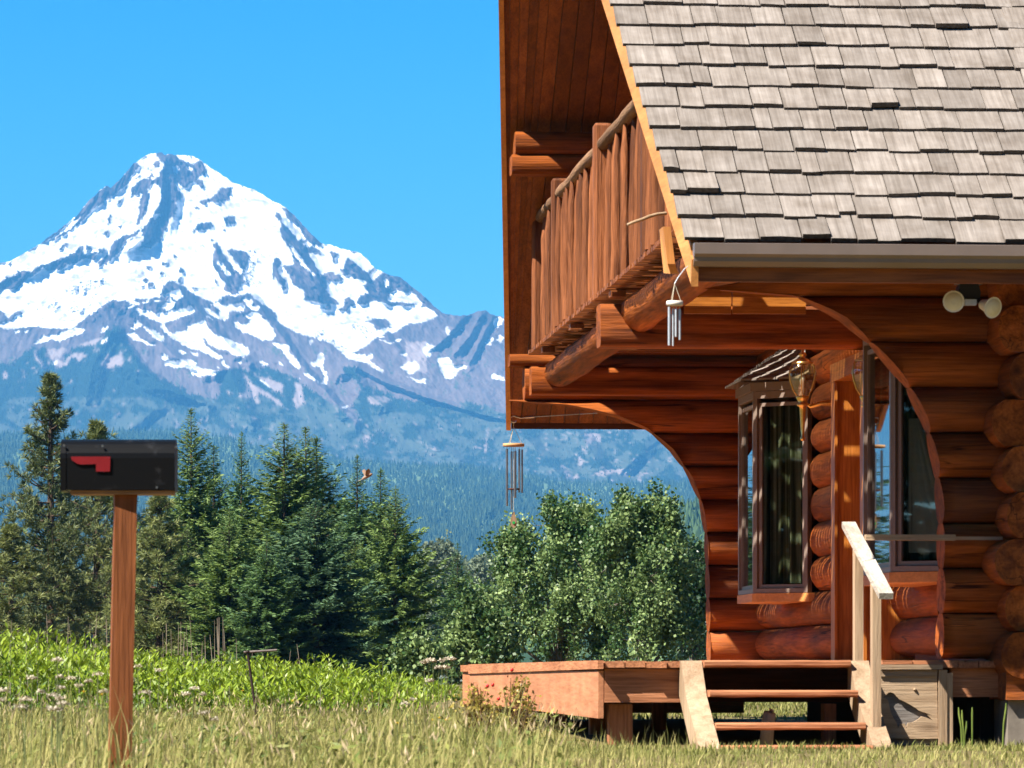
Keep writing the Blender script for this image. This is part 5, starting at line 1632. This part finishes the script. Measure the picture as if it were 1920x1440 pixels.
FIR = [fir_meshes(21, 8.0, 1.60, 0.02, 0.25, 0.18, 1.1, M_fir[1], 1.35),
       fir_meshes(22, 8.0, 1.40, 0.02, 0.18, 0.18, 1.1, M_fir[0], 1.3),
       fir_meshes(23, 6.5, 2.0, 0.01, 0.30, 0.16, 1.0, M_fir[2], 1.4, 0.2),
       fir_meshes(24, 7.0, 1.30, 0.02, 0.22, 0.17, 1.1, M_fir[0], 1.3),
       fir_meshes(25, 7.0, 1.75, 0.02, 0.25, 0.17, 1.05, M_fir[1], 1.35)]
PINE = [pine_meshes(31, 8.5, 1.45, M_pine[1], 0.05, 0.19), pine_meshes(32, 7.0, 1.7, M_pine[0], 0.03, 0.21)]
g_c = 'conifers at the edge of the meadow'
place_tree('pine_tree', PINE[0], 95, 703, 140, 8.5, 'tall dark pine at the left edge, left of the mailbox', 'tree', g_c, 0.6, 1.0)
place_tree('pine_tree', PINE[1], 182, 793, 150, 7.0, 'pale green pine directly behind the mailbox', 'tree', g_c, 2.0, 1.0)
place_tree('pine_tree', PINE[1], 300, 925, 132, 7.0, 'bushy light green pine right of the mailbox post', 'tree', g_c, 4.1, 1.25)
place_tree('pine_tree', PINE[1], 20, 985, 126, 7.0, 'low spreading pine at the left picture edge', 'tree', g_c, 5.2, 1.5)
place_tree('fir_tree', FIR[0], 358, 763, 146, 8.0, 'pointed fir with a thin tip just right of the mailbox', 'tree', g_c, 0.3, 0.78)
place_tree('fir_tree', FIR[3], 401, 833, 148, 7.0, 'narrow fir between two taller firs right of the mailbox', 'tree', g_c, 1.3, 0.85)
place_tree('fir_tree', FIR[1], 453, 810, 145, 8.0, 'slender bright green fir left of the twin topped firs', 'tree', g_c, 2.3, 0.66)
place_tree('fir_tree', FIR[0], 533, 791, 143, 8.0, 'tall fir, left one of the two joined tops', 'tree', g_c, 3.3, 1.05)
place_tree('fir_tree', FIR[0], 573, 798, 144, 8.0, 'tall fir, right one of the two joined tops', 'tree', g_c, 4.3, 1.0)
place_tree('fir_tree', FIR[3], 593, 818, 146, 7.0, 'short fir leaning out behind the joined tops', 'tree', g_c, 5.3, 1.2)
place_tree('spruce_tree', FIR[2], 592, 935, 124, 6.5, 'broad dark blue green spruce in front of the tall firs', 'tree', g_c, 0.9, 1.12)
place_tree('fir_tree', FIR[1], 670, 853, 138, 8.0, 'dark narrow fir standing alone right of the tall firs', 'tree', g_c, 1.9, 0.80)
place_tree('fir_tree', FIR[3], 714, 878, 139, 7.0, 'thin tipped fir behind the rightmost large fir', 'tree', g_c, 2.9, 0.95)
place_tree('fir_tree', FIR[4], 741, 913, 128, 7.0, 'rightmost large olive green fir of the group', 'tree', g_c, 3.9, 0.88)
place_tree('fir_tree', FIR[1], 858, 1018, 165, 8.0, 'small dark fir by itself between conifers and broadleaf trees', 'tree', g_c, 4.9, 0.95)
place_tree('fir_tree', FIR[4], 430, 955, 130, 7.0, 'wide low fir in front, left of the broad spruce', 'tree', g_c, 2.6, 1.0)
place_tree('fir_tree', FIR[3], 500, 1000, 122, 7.0, 'lowest front fir touching the leafy field', 'tree', g_c, 3.7, 1.1)
place_tree('fir_tree', FIR[4], 352, 985, 134, 7.0, 'olive fir low behind the bushy pine', 'tree', g_c, 5.1, 1.0)
place_tree('fir_tree', FIR[4], 665, 1000, 131, 7.0, 'green fir filling the gap beside the broad spruce', 'tree', g_c, 1.1, 0.9)
# ---------------------------------------------------------------- broadleaf trees beside the house
M_leaf = leafy('poplar_leaves', (0.045, 0.098, 0.026), (0.265, 0.350, 0.125), 0.45, 0.30, 0.25, 1.5)
M_leaf2 = leafy('dark_broad_leaves', (0.015, 0.042, 0.014), (0.075, 0.130, 0.045), 0.4, 0.5, 0.2, 1.5)
M_leaf3 = leafy('haze_tinted_leaves', (0.14, 0.18, 0.12), (0.30, 0.36, 0.22), 0.6, 0.3, 0.35, 0.5)  # leaf colour paled to stand for haze in front of the trees
def broad_meshes(seed, h, lobes, m, nleaf, lsize, base=0.10):
    """crown built from leaves on many twig ends spread through several lobes"""
    rng = np.random.default_rng(seed)
    tb = MB()
    tw = []
    for (x, y, z, r) in lobes:
        nt = max(9, int(40 * (r / 0.8) ** 2))
        d = rand_unit(rng, nt)
        rr_ = r * (0.40 + 0.72 * rng.random(nt) ** 0.5) * (1 + 0.30 * rng.normal(size=nt).clip(-1.5, 1.8))
        q = np.array([x, y, z]) + d * rr_[:, None] * np.array([1, 1, 1.05])
        tw.append(q)
        tb.tube([(0, 0, h * 0.06), (x * 0.35, y * 0.35, z * 0.5), (x, y, z)], [0.05, 0.035, 0.012], 5, False)
        for k in range(0, nt, 3):
            tb.tube([(x, y, z), tuple((q[k] + np.array([x, y, z])) / 2 + rng.normal(size=3) * 0.03), tuple(q[k])], [0.012, 0.008, 0.003], 3, False)
    for (x, y, z, r) in lobes:
        for k in range(max(1, int(2.5 * r / 0.4))):
            an, q0 = rng.random() * 6.28, r * rng.random() ** 0.5 * 0.85
            sx_, sy_ = x + q0 * math.cos(an), y + q0 * math.sin(an)
            hz_ = z + math.sqrt(max(0.0, r * r - q0 * q0)) * 0.9
            ht = 0.08 + 0.20 * rng.random()
            tw.append(np.array([[sx_ + 0.03 * rng.normal(), sy_, hz_ + ht * f] for f in (0.0, 0.35, 0.7, 1.0)]))
    tw = np.concatenate(tw)
    tw = tw[tw[:, 2] > base]
    per = max(6, nleaf // len(tw))
    C = np.repeat(tw, per, 0)
    off = rng.normal(size=(len(C), 3)) * np.array([0.075, 0.075, 0.13])
    C = C + off
    T = unit(rng.normal(size=(len(C), 3)) + np.array([0, 0, -0.35]) + unit(off) * 0.5)
    N = unit(np.cross(T, rand_unit(rng, len(C))))
    L = lsize * (0.7 + 0.6 * rng.random(len(C)))
    rnd = np.repeat(rng.random(len(tw)) * 0.7 - 0.45, per) + rng.random(len(C)) * 0.3
    me = leaf_mesh('crown', C, T, N, L, L * 0.82, m, rnd)
    tb.tube([(0, 0, -0.2), (0.02, 0, h * 0.1), (0, 0, h * 0.35)], [0.09, 0.075, 0.04], 7)
    return me, tb.mesh('trunk', M_bark2)
def lob(D, x0, L):
    """lobes given in picture units (x, y, radius, depth offset) around a trunk at x0"""
    zb = float(ground_z(np.array([0.0]), np.array([float(D)]))[0])
    return [((x - x0) / F * D, dy, (HY - y) / F * D - zb, r / F * D) for x, y, r, dy in L]
def place_broad(name, meshes, x0, D, label, cat='tree', group=None):
    p = at(x0, HY, D)
    zb = float(ground_z(np.array([p.x]), np.array([float(D)]))[0])
    o = empty(name, (p.x, D, zb), 0, label, cat, group)
    for nm, me in zip(('crown', 'trunk'), meshes):
        c = bpy.data.objects.new(nm, me)
        COL.objects.link(c)
        c.parent = o
    return o
DT = 92.0
L1 = lob(DT, 1050, [(1040, 985, 34, 0), (1085, 985, 36, 0.3), (1065, 1030, 60, -0.2), (1010, 1040, 44, 0.1), (965, 1045, 34, 0.1), (1110, 1060, 50, -0.1), (1060, 1110, 75, -0.4), (985, 1110, 62, -0.2), (945, 1105, 40, 0), (1120, 1140, 70, -0.4), (1000, 1175, 70, -0.3), (930, 1175, 56, -0.1), (1075, 1190, 74, -0.5), (1150, 1200, 60, -0.3), (1122, 1035, 40, 0.0), (1095, 1005, 34, 0.1), (955, 1015, 26, 0.1)])
place_broad('poplar_tree', broad_meshes(41, 4.0, L1, M_leaf, 34000, 0.070), 1050, DT, 'broadleaf tree with glinting leaves, left one beside the house', 'tree', 'broadleaf trees beyond the deck')
L2 = lob(DT - 3, 1210, [(1190, 965, 26, 0), (1228, 968, 28, 0.1), (1155, 985, 30, 0), (1250, 985, 26, 0), (1195, 1010, 50, -0.1), (1240, 1035, 40, 0.1), (1160, 1050, 50, -0.2), (1215, 1085, 60, -0.3), (1165, 1130, 60, -0.2), (1250, 1110, 40, 0), (1225, 1150, 58, -0.3), (1275, 1165, 40, 0), (1200, 1205, 66, -0.3), (1280, 1210, 50, -0.2), (1140, 1020, 36, 0.0), (1265, 1060, 36, 0.0)])
place_broad('poplar_tree', broad_meshes(42, 4.0, L2, M_leaf, 30000, 0.070), 1210, DT - 3, 'broadleaf tree with glinting leaves close to the log wall', 'tree', 'broadleaf trees beyond the deck')
L3 = lob(DT + 8, 1300, [(1305, 1065, 30, 0), (1275, 1085, 30, 0), (1335, 1090, 34, 0), (1300, 1120, 44, -0.2), (1340, 1150, 44, 0), (1295, 1170, 50, -0.2), (1330, 1210, 50, 0)])
place_broad('shade_tree', broad_meshes(43, 3.0, L3, M_leaf2, 9000, 0.085), 1300, DT + 8, 'dark leafy tree behind the broadleaf trees at the log wall', 'tree')
L4 = lob(84, 880, [(890, 1150, 26, 0), (915, 1170, 30, 0), (870, 1185, 28, 0), (900, 1205, 36, -0.1), (850, 1215, 28, 0), (940, 1215, 36, 0), (875, 1235, 34, 0), (915, 1240, 36, 0)])
place_broad('leafy_shrub', broad_meshes(44, 1.3, L4, M_leaf, 6000, 0.08), 880, 84, 'bright green shrub at the foot of the broadleaf trees', 'shrub')
L5 = lob(80, 775, [(775, 1235, 22, 0), (760, 1250, 20, 0), (795, 1250, 22, 0), (775, 1265, 24, 0), (815, 1245, 18, 0)])
place_broad('leafy_shrub', broad_meshes(45, 0.8, L5, M_leaf, 3000, 0.075), 775, 80, 'small green shrub under the rightmost conifer', 'shrub')
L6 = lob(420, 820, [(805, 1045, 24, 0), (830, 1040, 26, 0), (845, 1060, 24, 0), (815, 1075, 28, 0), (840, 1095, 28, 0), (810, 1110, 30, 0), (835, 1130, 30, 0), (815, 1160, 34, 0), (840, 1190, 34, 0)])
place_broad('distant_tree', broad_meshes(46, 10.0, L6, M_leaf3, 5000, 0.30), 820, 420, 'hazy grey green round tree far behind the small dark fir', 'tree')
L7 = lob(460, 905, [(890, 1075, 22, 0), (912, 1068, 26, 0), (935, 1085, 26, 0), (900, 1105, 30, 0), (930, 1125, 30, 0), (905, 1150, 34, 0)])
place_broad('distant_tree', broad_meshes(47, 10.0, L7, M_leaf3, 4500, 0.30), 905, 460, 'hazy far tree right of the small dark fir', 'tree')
# ---------------------------------------------------------------- leafy young saplings in the field: one mass
M_sap = leafy('sapling_leaves', (0.050, 0.120, 0.008), (0.300, 0.390, 0.028), 0.42, 0.3, 0.3, 1.2)
rng = np.random.default_rng(51)
Cs, Ts, Ns, Ls, Ws, Rs = [], [], [], [], [], []
stems = MB()
ntop = np.array([[-60, 1178], [0, 1182], [60, 1190], [120, 1192], [180, 1205], [260, 1218], [330, 1228], [420, 1238], [520, 1232], [600, 1240], [680, 1246], [740, 1260], [800, 1285], [860, 1300]])
for row in range(12):
    D = 44 + row * 1.9
    x = -70 + rng.random() * 15
    while x < 850:
        yt = np.interp(x, ntop[:, 0], ntop[:, 1]) + rng.normal() * 7 + (11 - row) * 4.6 + (14 if rng.random() < 0.2 else 0)
        p = at(x, yt, D + rng.normal() * 0.4)
        zb = -0.40
        hgt = p.z - zb
        if hgt > 0.15:
            nl = int(52 + 28 * rng.random())
            u = 0.12 + 0.88 * rng.random(nl) ** 0.8
            az = rng.random(nl) * 6.28
            rad = (0.02 + 0.11 * (1.15 - u)) * (0.5 + rng.random(nl))
            C = np.stack([p.x + np.cos(az) * rad, p.y + np.sin(az) * rad, zb + hgt * u], -1)
            T = unit(np.stack([np.cos(az), np.sin(az), np.where(rng.random(nl) < 0.6, 0.5 + 1.0 * rng.random(nl), -0.4 - 1.0 * rng.random(nl))], -1) + rng.normal(size=(nl, 3)) * 0.2)
            Cs.append(C); Ts.append(T); Ns.append(unit(np.cross(T, np.array([[0, 0, 1.0]]) + rng.normal(size=(nl, 3)) * 0.5)))
            L = 0.088 * (0.7 + 0.6 * rng.random(nl))
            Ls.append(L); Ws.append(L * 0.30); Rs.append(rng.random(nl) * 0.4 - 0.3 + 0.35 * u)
            stems.tube([(p.x, p.y, zb - 0.1), (p.x + 0.01, p.y, p.z)], [0.006, 0.002], 3, False)
        x += (13 + 8 * rng.random())
me = leaf_mesh('sapling_rows', np.concatenate(Cs), np.concatenate(Ts), np.concatenate(Ns), np.concatenate(Ls), np.concatenate(Ws), M_sap, np.concatenate(Rs))
o = bpy.data.objects.new('sapling_rows', me)
COL.objects.link(o)
tag(o, 'dense bright green leafy saplings in the field', kind='stuff')
tag(stems.build('sapling_stems', M_bark2), 'thin stems of the green saplings', kind='stuff')
# ---------------------------------------------------------------- dry upright stalks before the conifers
rng = np.random.default_rng(53)
mb = MB()
for (x0, x1, n, y0, y1) in ((20, 200, 12, 1150, 1205), (300, 420, 24, 1155, 1230), (440, 620, 7, 1190, 1240)):
    for k in range(n):
        x = x0 + (x1 - x0) * rng.random()
        D = 86 + 12 * rng.random()
        tp_ = at(x, y0 + (y1 - y0) * rng.random() ** 1.3, D)
        fx = rng.normal() * 0.08
        mb.tube([(tp_.x + fx, D, -0.4), (tp_.x + fx * 0.4, D, tp_.z * 0.4), (tp_.x, D, tp_.z)], [0.007, 0.006, 0.003], 4, False)
tag(mb.build('dry_stalks', wood('bleached_stalk', 'z', (0.22, 0.17, 0.12), (0.42, 0.34, 0.25), 0.9, 0, 1, 0, 0)), 'grey dry stalks in front of the conifers', kind='stuff')
# ---------------------------------------------------------------- meadow grass: one mass
M_grass = leafy('dry_meadow_grass', (0.17, 0.20, 0.04), (0.64, 0.55, 0.23), 0.7, 0.2, 0.3, 0.6)
M_green = leafy('green_meadow_grass', (0.11, 0.13, 0.025), (0.42, 0.39, 0.13), 0.6, 0.25, 0.3, 0.6)
def grass(name, n, d0, d1, hmin, hmax, m, label, seed, wid=0.006, x0=-80, x1=2000, skip_deck=True, droop=0.5):
    rng = np.random.default_rng(seed)
    D = np.sqrt(d0 * d0 + (d1 * d1 - d0 * d0) * rng.random(n))
    px = x0 + (x1 - x0) * rng.random(n)
    X = (px - CX) / F * D
    a_, b_ = X * CT + D * ST, -X * ST + D * CT
    keep = ~((a_ > AD0 - 0.02) & (b_ > 29.0) & (b_ < BD1 + 0.3)) if skip_deck else np.ones(n, bool)
    cl = fbm(X * 1.3, D * 0.9, seed + 5, 3)
    keep &= rng.random(n) < np.clip((cl - 0.25) * 2.4, 0.12, 1)
    X, D, cl = X[keep], D[keep], cl[keep]
    n = len(X)
    z0 = ground_z(X, D) - 0.02
    h = (hmin + (hmax - hmin) * rng.random(n) ** 1.6) * (0.55 + 0.9 * cl)
    az = rng.random(n) * 6.28
    h = h * np.interp(X / D * F + CX, [930, 1080], [1.0, 0.42])
    ln = droop * h * (0.2 + 0.9 * rng.random(n))
    dx, dy = np.cos(az) * ln, np.sin(az) * ln
    w = wid * (0.6 + 0.8 * rng.random(n))
    sx, sy = -np.sin(az + 0.8) * w, np.cos(az + 0.8) * w
    b0 = np.stack([X - sx, D - sy, z0], -1)
    b1 = np.stack([X + sx, D + sy, z0], -1)
    m0 = np.stack([X + dx * 0.35 - sx * 0.7, D + dy * 0.35 - sy * 0.7, z0 + h * 0.62], -1)
    m1 = np.stack([X + dx * 0.35 + sx * 0.7, D + dy * 0.35 + sy * 0.7, z0 + h * 0.62], -1)
    tp = np.stack([X + dx, D + dy, z0 + h], -1)
    V = np.stack([b0, b1, m1, m0, tp], 1).reshape(-1, 3)
    i = np.arange(n)[:, None] * 5
    Ft = np.concatenate([i + np.array([[0, 1, 2]]), i + np.array([[0, 2, 3]]), i + np.array([[3, 2, 4]])], 0)
    o = np_obj(name, V, Ft, m)
    r = rng.random(n) * 0.5 - 0.2
    add_rnd(o.data, np.concatenate([r, r, r]))
    return tag(o, label, kind='stuff')
grass('dry_grass', 60000, 17, 36, 0.06, 0.20, M_grass, 'dry straw coloured meadow grass', 61, 0.0035)
grass('green_grass', 45000, 25, 46, 0.05, 0.16, M_green, 'short green grass behind the dry grass', 62, 0.006)
grass('far_grass', 16000, 66, 84, 0.10, 0.25, M_green, 'tall pale grass around the field', 63, 0.010, -80, 1400, False)
grass('yard_grass', 9000, 42, 62, 0.10, 0.20, M_green, 'green grass seen below the deck', 65, 0.010, 1050, 1600, False)
grass('tall_dry_grass', 2600, 16, 30, 0.20, 0.46, M_grass, 'tall dry grass stems in the meadow', 64, 0.003, -80, 1300, True, 0.35)
# seed heads and broad leaved weeds between the blades
rng = np.random.default_rng(66)
n = 2600
D = 17 + 24 * rng.random(n)
pxs = -60 + 1150 * rng.random(n) ** 0.9
X = (pxs - CX) / F * D
keep = fbm(X * 1.1, D * 0.8, 77, 3) > 0.48
X, D = X[keep], D[keep]
n = len(X)
z0 = ground_z(X, D) + 0.10 + 0.16 * rng.random(n)
T = unit(np.stack([rng.normal(size=n) * 0.45, rng.normal(size=n) * 0.45, np.ones(n)], -1))
N = unit(np.cross(T, rand_unit(rng, n)))
me = leaf_mesh('seed_heads', np.stack([X, D, z0], -1), T, N, 0.035 + 0.03 * rng.random(n), 0.007, leafy('seed_head_straw', (0.34, 0.26, 0.14), (0.66, 0.52, 0.33), 0.8, 0.1, 0.2, 6), rng.random(n) * 0.4)
o = bpy.data.objects.new('grass_seed_heads', me)
COL.objects.link(o)
tag(o, 'straw coloured seed heads among the meadow grass', kind='stuff')
n = 5200
D = 18 + 22 * rng.random(n)
X = (-60 + 1150 * rng.random(n) - CX) / F * D
keep = fbm(X * 0.8 + 9, D * 0.5, 78, 3) > 0.54
X, D = X[keep], D[keep]
n = len(X)
C_ = np.stack([X, D, ground_z(X, D) + 0.02 + 0.15 * rng.random(n) ** 1.5], -1)
T = unit(rng.normal(size=(n, 3)) * np.array([1, 1, 0.5]) + np.array([0, 0, 0.35]))
N = unit(np.cross(T, np.array([[0, 0, 1.0]]) + rng.normal(size=(n, 3)) * 0.4))
me = leaf_mesh('weeds', C_, T, N, 0.04 + 0.045 * rng.random(n), 0.018 + 0.012 * rng.random(n), leafy('weed_leaves', (0.05, 0.09, 0.015), (0.26, 0.27, 0.07), 0.5, 0.3, 0.25, 4), rng.random(n) * 0.5 - 0.1)
o = bpy.data.objects.new('meadow_weeds', me)
COL.objects.link(o)
tag(o, 'green broad leaved weeds in the meadow', kind='stuff')
# ---------------------------------------------------------------- white yarrow in the meadow
M_yar = leafy('yarrow_umbel', (0.34, 0.28, 0.19), (0.62, 0.56, 0.45), 0.8, 0.1, 0.1, 30)
M_stem = plain('green_stem', (0.12, 0.15, 0.05), 0.7)
def yarrow_mesh(seed, rad):
    rng = np.random.default_rng(seed)
    n = 80
    r = rad * np.sqrt(rng.random(n))
    az = rng.random(n) * 6.28
    C = np.stack([r * np.cos(az), r * np.sin(az), rng.normal(size=n) * 0.003 + 0.006 - 0.25 * r * r / rad], -1)
    T = unit(np.stack([rng.normal(size=n), rng.normal(size=n), rng.normal(size=n) * 0.5], -1))
    N = unit(np.cross(T, np.array([[0, 0, 1.0]]) + rng.normal(size=(n, 3)) * 0.4))
    return leaf_mesh('umbel', C, T, N, 0.011, 0.010, M_yar, rng.random(n) * 0.4)
YM = [yarrow_mesh(71, 0.028), yarrow_mesh(72, 0.022), yarrow_mesh(73, 0.018)]
ysp = [(108, 1238, 20), (60, 1272, 20), (8, 1296, 19), (50, 1312, 19), (2, 1313, 20), (112, 1270, 24), (132, 1272, 24), (150, 1286, 23), (166, 1278, 23), (184, 1264, 24), (114, 1290, 22), (78, 1298, 22), (100, 1304, 21), (114, 1310, 20), (195, 1298, 20), (120, 1320, 19), (97, 1330, 19), (110, 1331, 19), (40, 1325, 19), (299, 1258, 24), (258, 1250, 25), (272, 1298, 21), (350, 1302, 22), (380, 1303, 24), (364, 1291, 26), (382, 1338, 19), (400, 1350, 19), (838, 1236, 38), (848, 1236, 38), (829, 1240, 37), (805, 1238, 36), (796, 1242, 36), (822, 1253, 35), (835, 1252, 35), (806, 1277, 33), (812, 1240, 37), (760, 1320, 26), (775, 1312, 27)]
rng = np.random.default_rng(75)
for q, (x, y, D) in enumerate(ysp):
    p = at(x, y, D)
    z0 = float(ground_z(np.array([p.x]), np.array([D]))[0]) - 0.03
    o = empty('yarrow_plant', (p.x, p.y, z0), rng.random() * 6, ('white flat topped yarrow left of the mailbox post' if x < 210 else 'white flat topped yarrow right of the mailbox post') if x < 700 else 'pale dried umbel flower at the corner of the deck', 'flower', ('white yarrow left of the post' if x < 210 else 'white yarrow right of the post') if x < 700 else 'dried umbels by the deck')
    u = bpy.data.objects.new('umbel', YM[q % 3])
    COL.objects.link(u)
    u.parent = o
    u.location = (0, 0, p.z - z0)
    k_ = 1.0 + (0.5 if D > 30 else 0.0)
    u.scale = (k_, k_, k_)
    bx_, by_ = rng.normal() * 0.02, rng.normal() * 0.02
    MB().tube([(bx_, by_, 0), (bx_ * 0.4, by_ * 0.4, (p.z - z0) * 0.6), (0, 0, p.z - z0 - 0.012)], 0.0025, 4).build('stem', M_stem, o)
# ---------------------------------------------------------------- rose bush at the deck corner
M_rose = leafy('yellowing_rose_leaves', (0.17, 0.12, 0.015), (0.58, 0.46, 0.10), 0.45, 0.4, 0.3, 3.0)
W['hip'] = plain('red_rose_hip', (0.55, 0.012, 0.008), 0.3, 0, 0.5)
M_cane = plain('rose_cane', (0.14, 0.07, 0.03), 0.8)
def rose(px0, D, twigs, nleaf, label, seed, hips):
    rng = np.random.default_rng(seed)
    b0 = at(px0, HY, D)
    z0 = float(ground_z(np.array([b0.x]), np.array([float(D)]))[0]) - 0.02
    root = empty('rose_bush', (b0.x, D, z0), 0, label, 'bush', 'yellowing rose bushes at the deck')
    tb = MB()
    Cs = []
    for (x, y) in twigs:
        for k in range(3):
            e = at(x + rng.normal() * 9, y + rng.normal() * 8, D + rng.normal() * 0.12) - Vector((b0.x, D, z0))
            mid = e * 0.5 + Vector((rng.normal() * 0.03, rng.normal() * 0.05, 0.03))
            s0 = Vector((rng.normal() * 0.05, rng.normal() * 0.05, 0))
            tb.tube([s0, mid, e], [0.005, 0.004, 0.002], 4, False)
            for q in range(nleaf):
                f = 0.35 + 0.65 * rng.random()
                p = mid + (e - mid) * f if f > 0.5 else s0 + (mid - s0) * (f * 2)
                Cs.append(np.array(p) + rng.normal(size=3) * 0.022)
    C = np.array(Cs)
    T = unit(rng.normal(size=C.shape) + np.array([0, 0, -0.2]))
    N = unit(np.cross(T, rand_unit(rng, len(C))))
    L = 0.026 * (0.7 + 0.6 * rng.random(len(C)))
    me = leaf_mesh('foliage', C, T, N, L, L * 0.7, M_rose, rng.random(len(C)) * 0.5 - 0.2)
    o = bpy.data.objects.new('foliage', me)
    COL.objects.link(o)
    o.parent = root
    tb.build('canes', M_cane, root)
    for (x, y) in hips:
        h = at(x, y, D - 0.15) - Vector((b0.x, D, z0))
        MB().lathe(h, [(0.001, -0.014), (0.009, -0.008), (0.011, 0), (0.007, 0.009), (0.001, 0.012)], 8).build('rose_hip', W['hip'], root)
    return root
rose(900, 28.4, [(880, 1290), (893, 1285), (905, 1295), (885, 1310), (900, 1318), (915, 1305), (880, 1330), (905, 1335), (925, 1325), (870, 1315), (895, 1345), (915, 1345)], 16, 'yellow green rose bush left, with one red hip', 81, [(924, 1284), (914, 1286)])
rose(975, 28.6, [(972, 1260), (985, 1270), (980, 1290), (965, 1285), (990, 1300), (975, 1310), (1000, 1320), (960, 1320), (985, 1335), (1010, 1345), (965, 1345), (945, 1300), (1000, 1350)], 15, 'taller yellowing rose bush against the deck side', 82, [(960, 1256), (935, 1310)])
# ---------------------------------------------------------------- yellow meadow flowers and green shoots by the pier
M_yel = plain('yellow_petals', (0.75, 0.48, 0.02), 0.6)
for q, (x, y, D) in enumerate(((157, 1297, 22), (191, 1302, 21), (455, 1295, 30), (549, 1314, 27), (698, 1297, 33), (686, 1330, 24), (812, 1350, 23), (824, 1346, 23), (836, 1350, 23), (1026, 1337, 27), (1012, 1333, 27), (745, 1356, 22))):
    p = at(x, y, D)
    z0 = float(ground_z(np.array([p.x]), np.array([float(D)]))[0]) - 0.03
    o = empty('yellow_flower', (p.x, p.y, z0), q, 'tiny yellow flower in the grass', 'flower', 'yellow flowers scattered in the meadow')
    zz = p.z - z0
    mb = MB()
    for k in range(7):
        an = k * 0.9
        mb.add([(0, 0, zz), (0.012 * math.cos(an - 0.3), 0.012 * math.sin(an - 0.3), zz + 0.003), (0.016 * math.cos(an), 0.016 * math.sin(an), zz + 0.004), (0.012 * math.cos(an + 0.3), 0.012 * math.sin(an + 0.3), zz + 0.003)], [(0, 1, 2, 3)])
    mb.lathe((0, 0, zz - 0.004), [(0.002, 0), (0.006, 0.004), (0.001, 0.01)], 6)
    mb.build('petals', M_yel, o)
    MB().tube([(0, 0, 0), (0.004, 0, zz * 0.5), (0, 0, zz)], 0.002, 3).build('stem', M_stem, o)
M_shoot = leafy('green_shoot', (0.10, 0.16, 0.02), (0.35, 0.42, 0.10), 0.5, 0.4, 0.3, 8)
for q, (x, y, lx) in enumerate(((1798, 1326, 6), (1804, 1331, 3), (1823, 1326, 0), (1812, 1352, -4), (1886, 1318, -6))):
    D = 29.2
    p = at(x, y, D)
    o = empty('green_shoot', (p.x + lx / F * D, D, GZ - 0.02), 0, 'pale green grass shoot in front of the dark crawl space', 'plant', 'grass shoots by the pier')
    MB().tube([(0, 0, 0), (-lx / F * D * 0.3, 0, (p.z - GZ) * 0.6), (-lx / F * D, 0, p.z - GZ - 0.02), (-lx / F * D * 1.1, 0, p.z - GZ + 0.02)], [0.006, 0.006, 0.007, 0.004], 5).build('blade', M_shoot, o)

# ---------------------------------------------------------------- unseen conifer belt, mirrored in windows; rear added to shade the front wall
rng = np.random.default_rng(91)
src = FIR[1][0]
nv = len(src.vertices)
co = np.empty(nv * 3, dtype=np.float32)
src.vertices.foreach_get('co', co)
co = co.reshape(nv // 4, 4, 3)
sub = co[::3]
VV = []
for k in range(58):
    an = math.radians(-62 - 256 * k / 57.0 + rng.normal() * 1.2)      # from the left of the view round behind the camera to the right
    rd = 46 + 16 * rng.random()
    cx_, cy_ = 2 + rd * math.sin(an), 24 + rd * math.cos(an)
    s_ = 1.5 + 0.9 * rng.random()
    r_ = rng.random() * 6.28
    R_ = np.array([[math.cos(r_), -math.sin(r_), 0], [math.sin(r_), math.cos(r_), 0], [0, 0, 1]])
    c_ = sub.mean(1, keepdims=True)
    q = (c_ + (sub - c_) * 1.5) @ R_.T * np.array([s_ * 1.5, s_ * 1.5, s_]) + np.array([cx_, cy_, -0.5])
    VV.append(q.reshape(-1, 3))
for k in range(34):
    px_ = -140 - 3200 * (k / 33.0) ** 1.2 + rng.normal() * 20
    D_ = 122 + 30 * rng.random()
    s_ = 0.75 + 0.5 * rng.random()
    q = sub * np.array([s_ * 1.3, s_ * 1.3, s_]) + np.array([(px_ - CX) / F * D_, D_, -0.5])
    VV.append(q.reshape(-1, 3))
VV = np.concatenate(VV)
o = np_obj('unseen_conifer_belt', VV, np.arange(len(VV)).reshape(-1, 4), M_fir[0])
tag(o, 'unseen conifer belt, mirrored in the windows and added to dim the house front', kind='stuff')
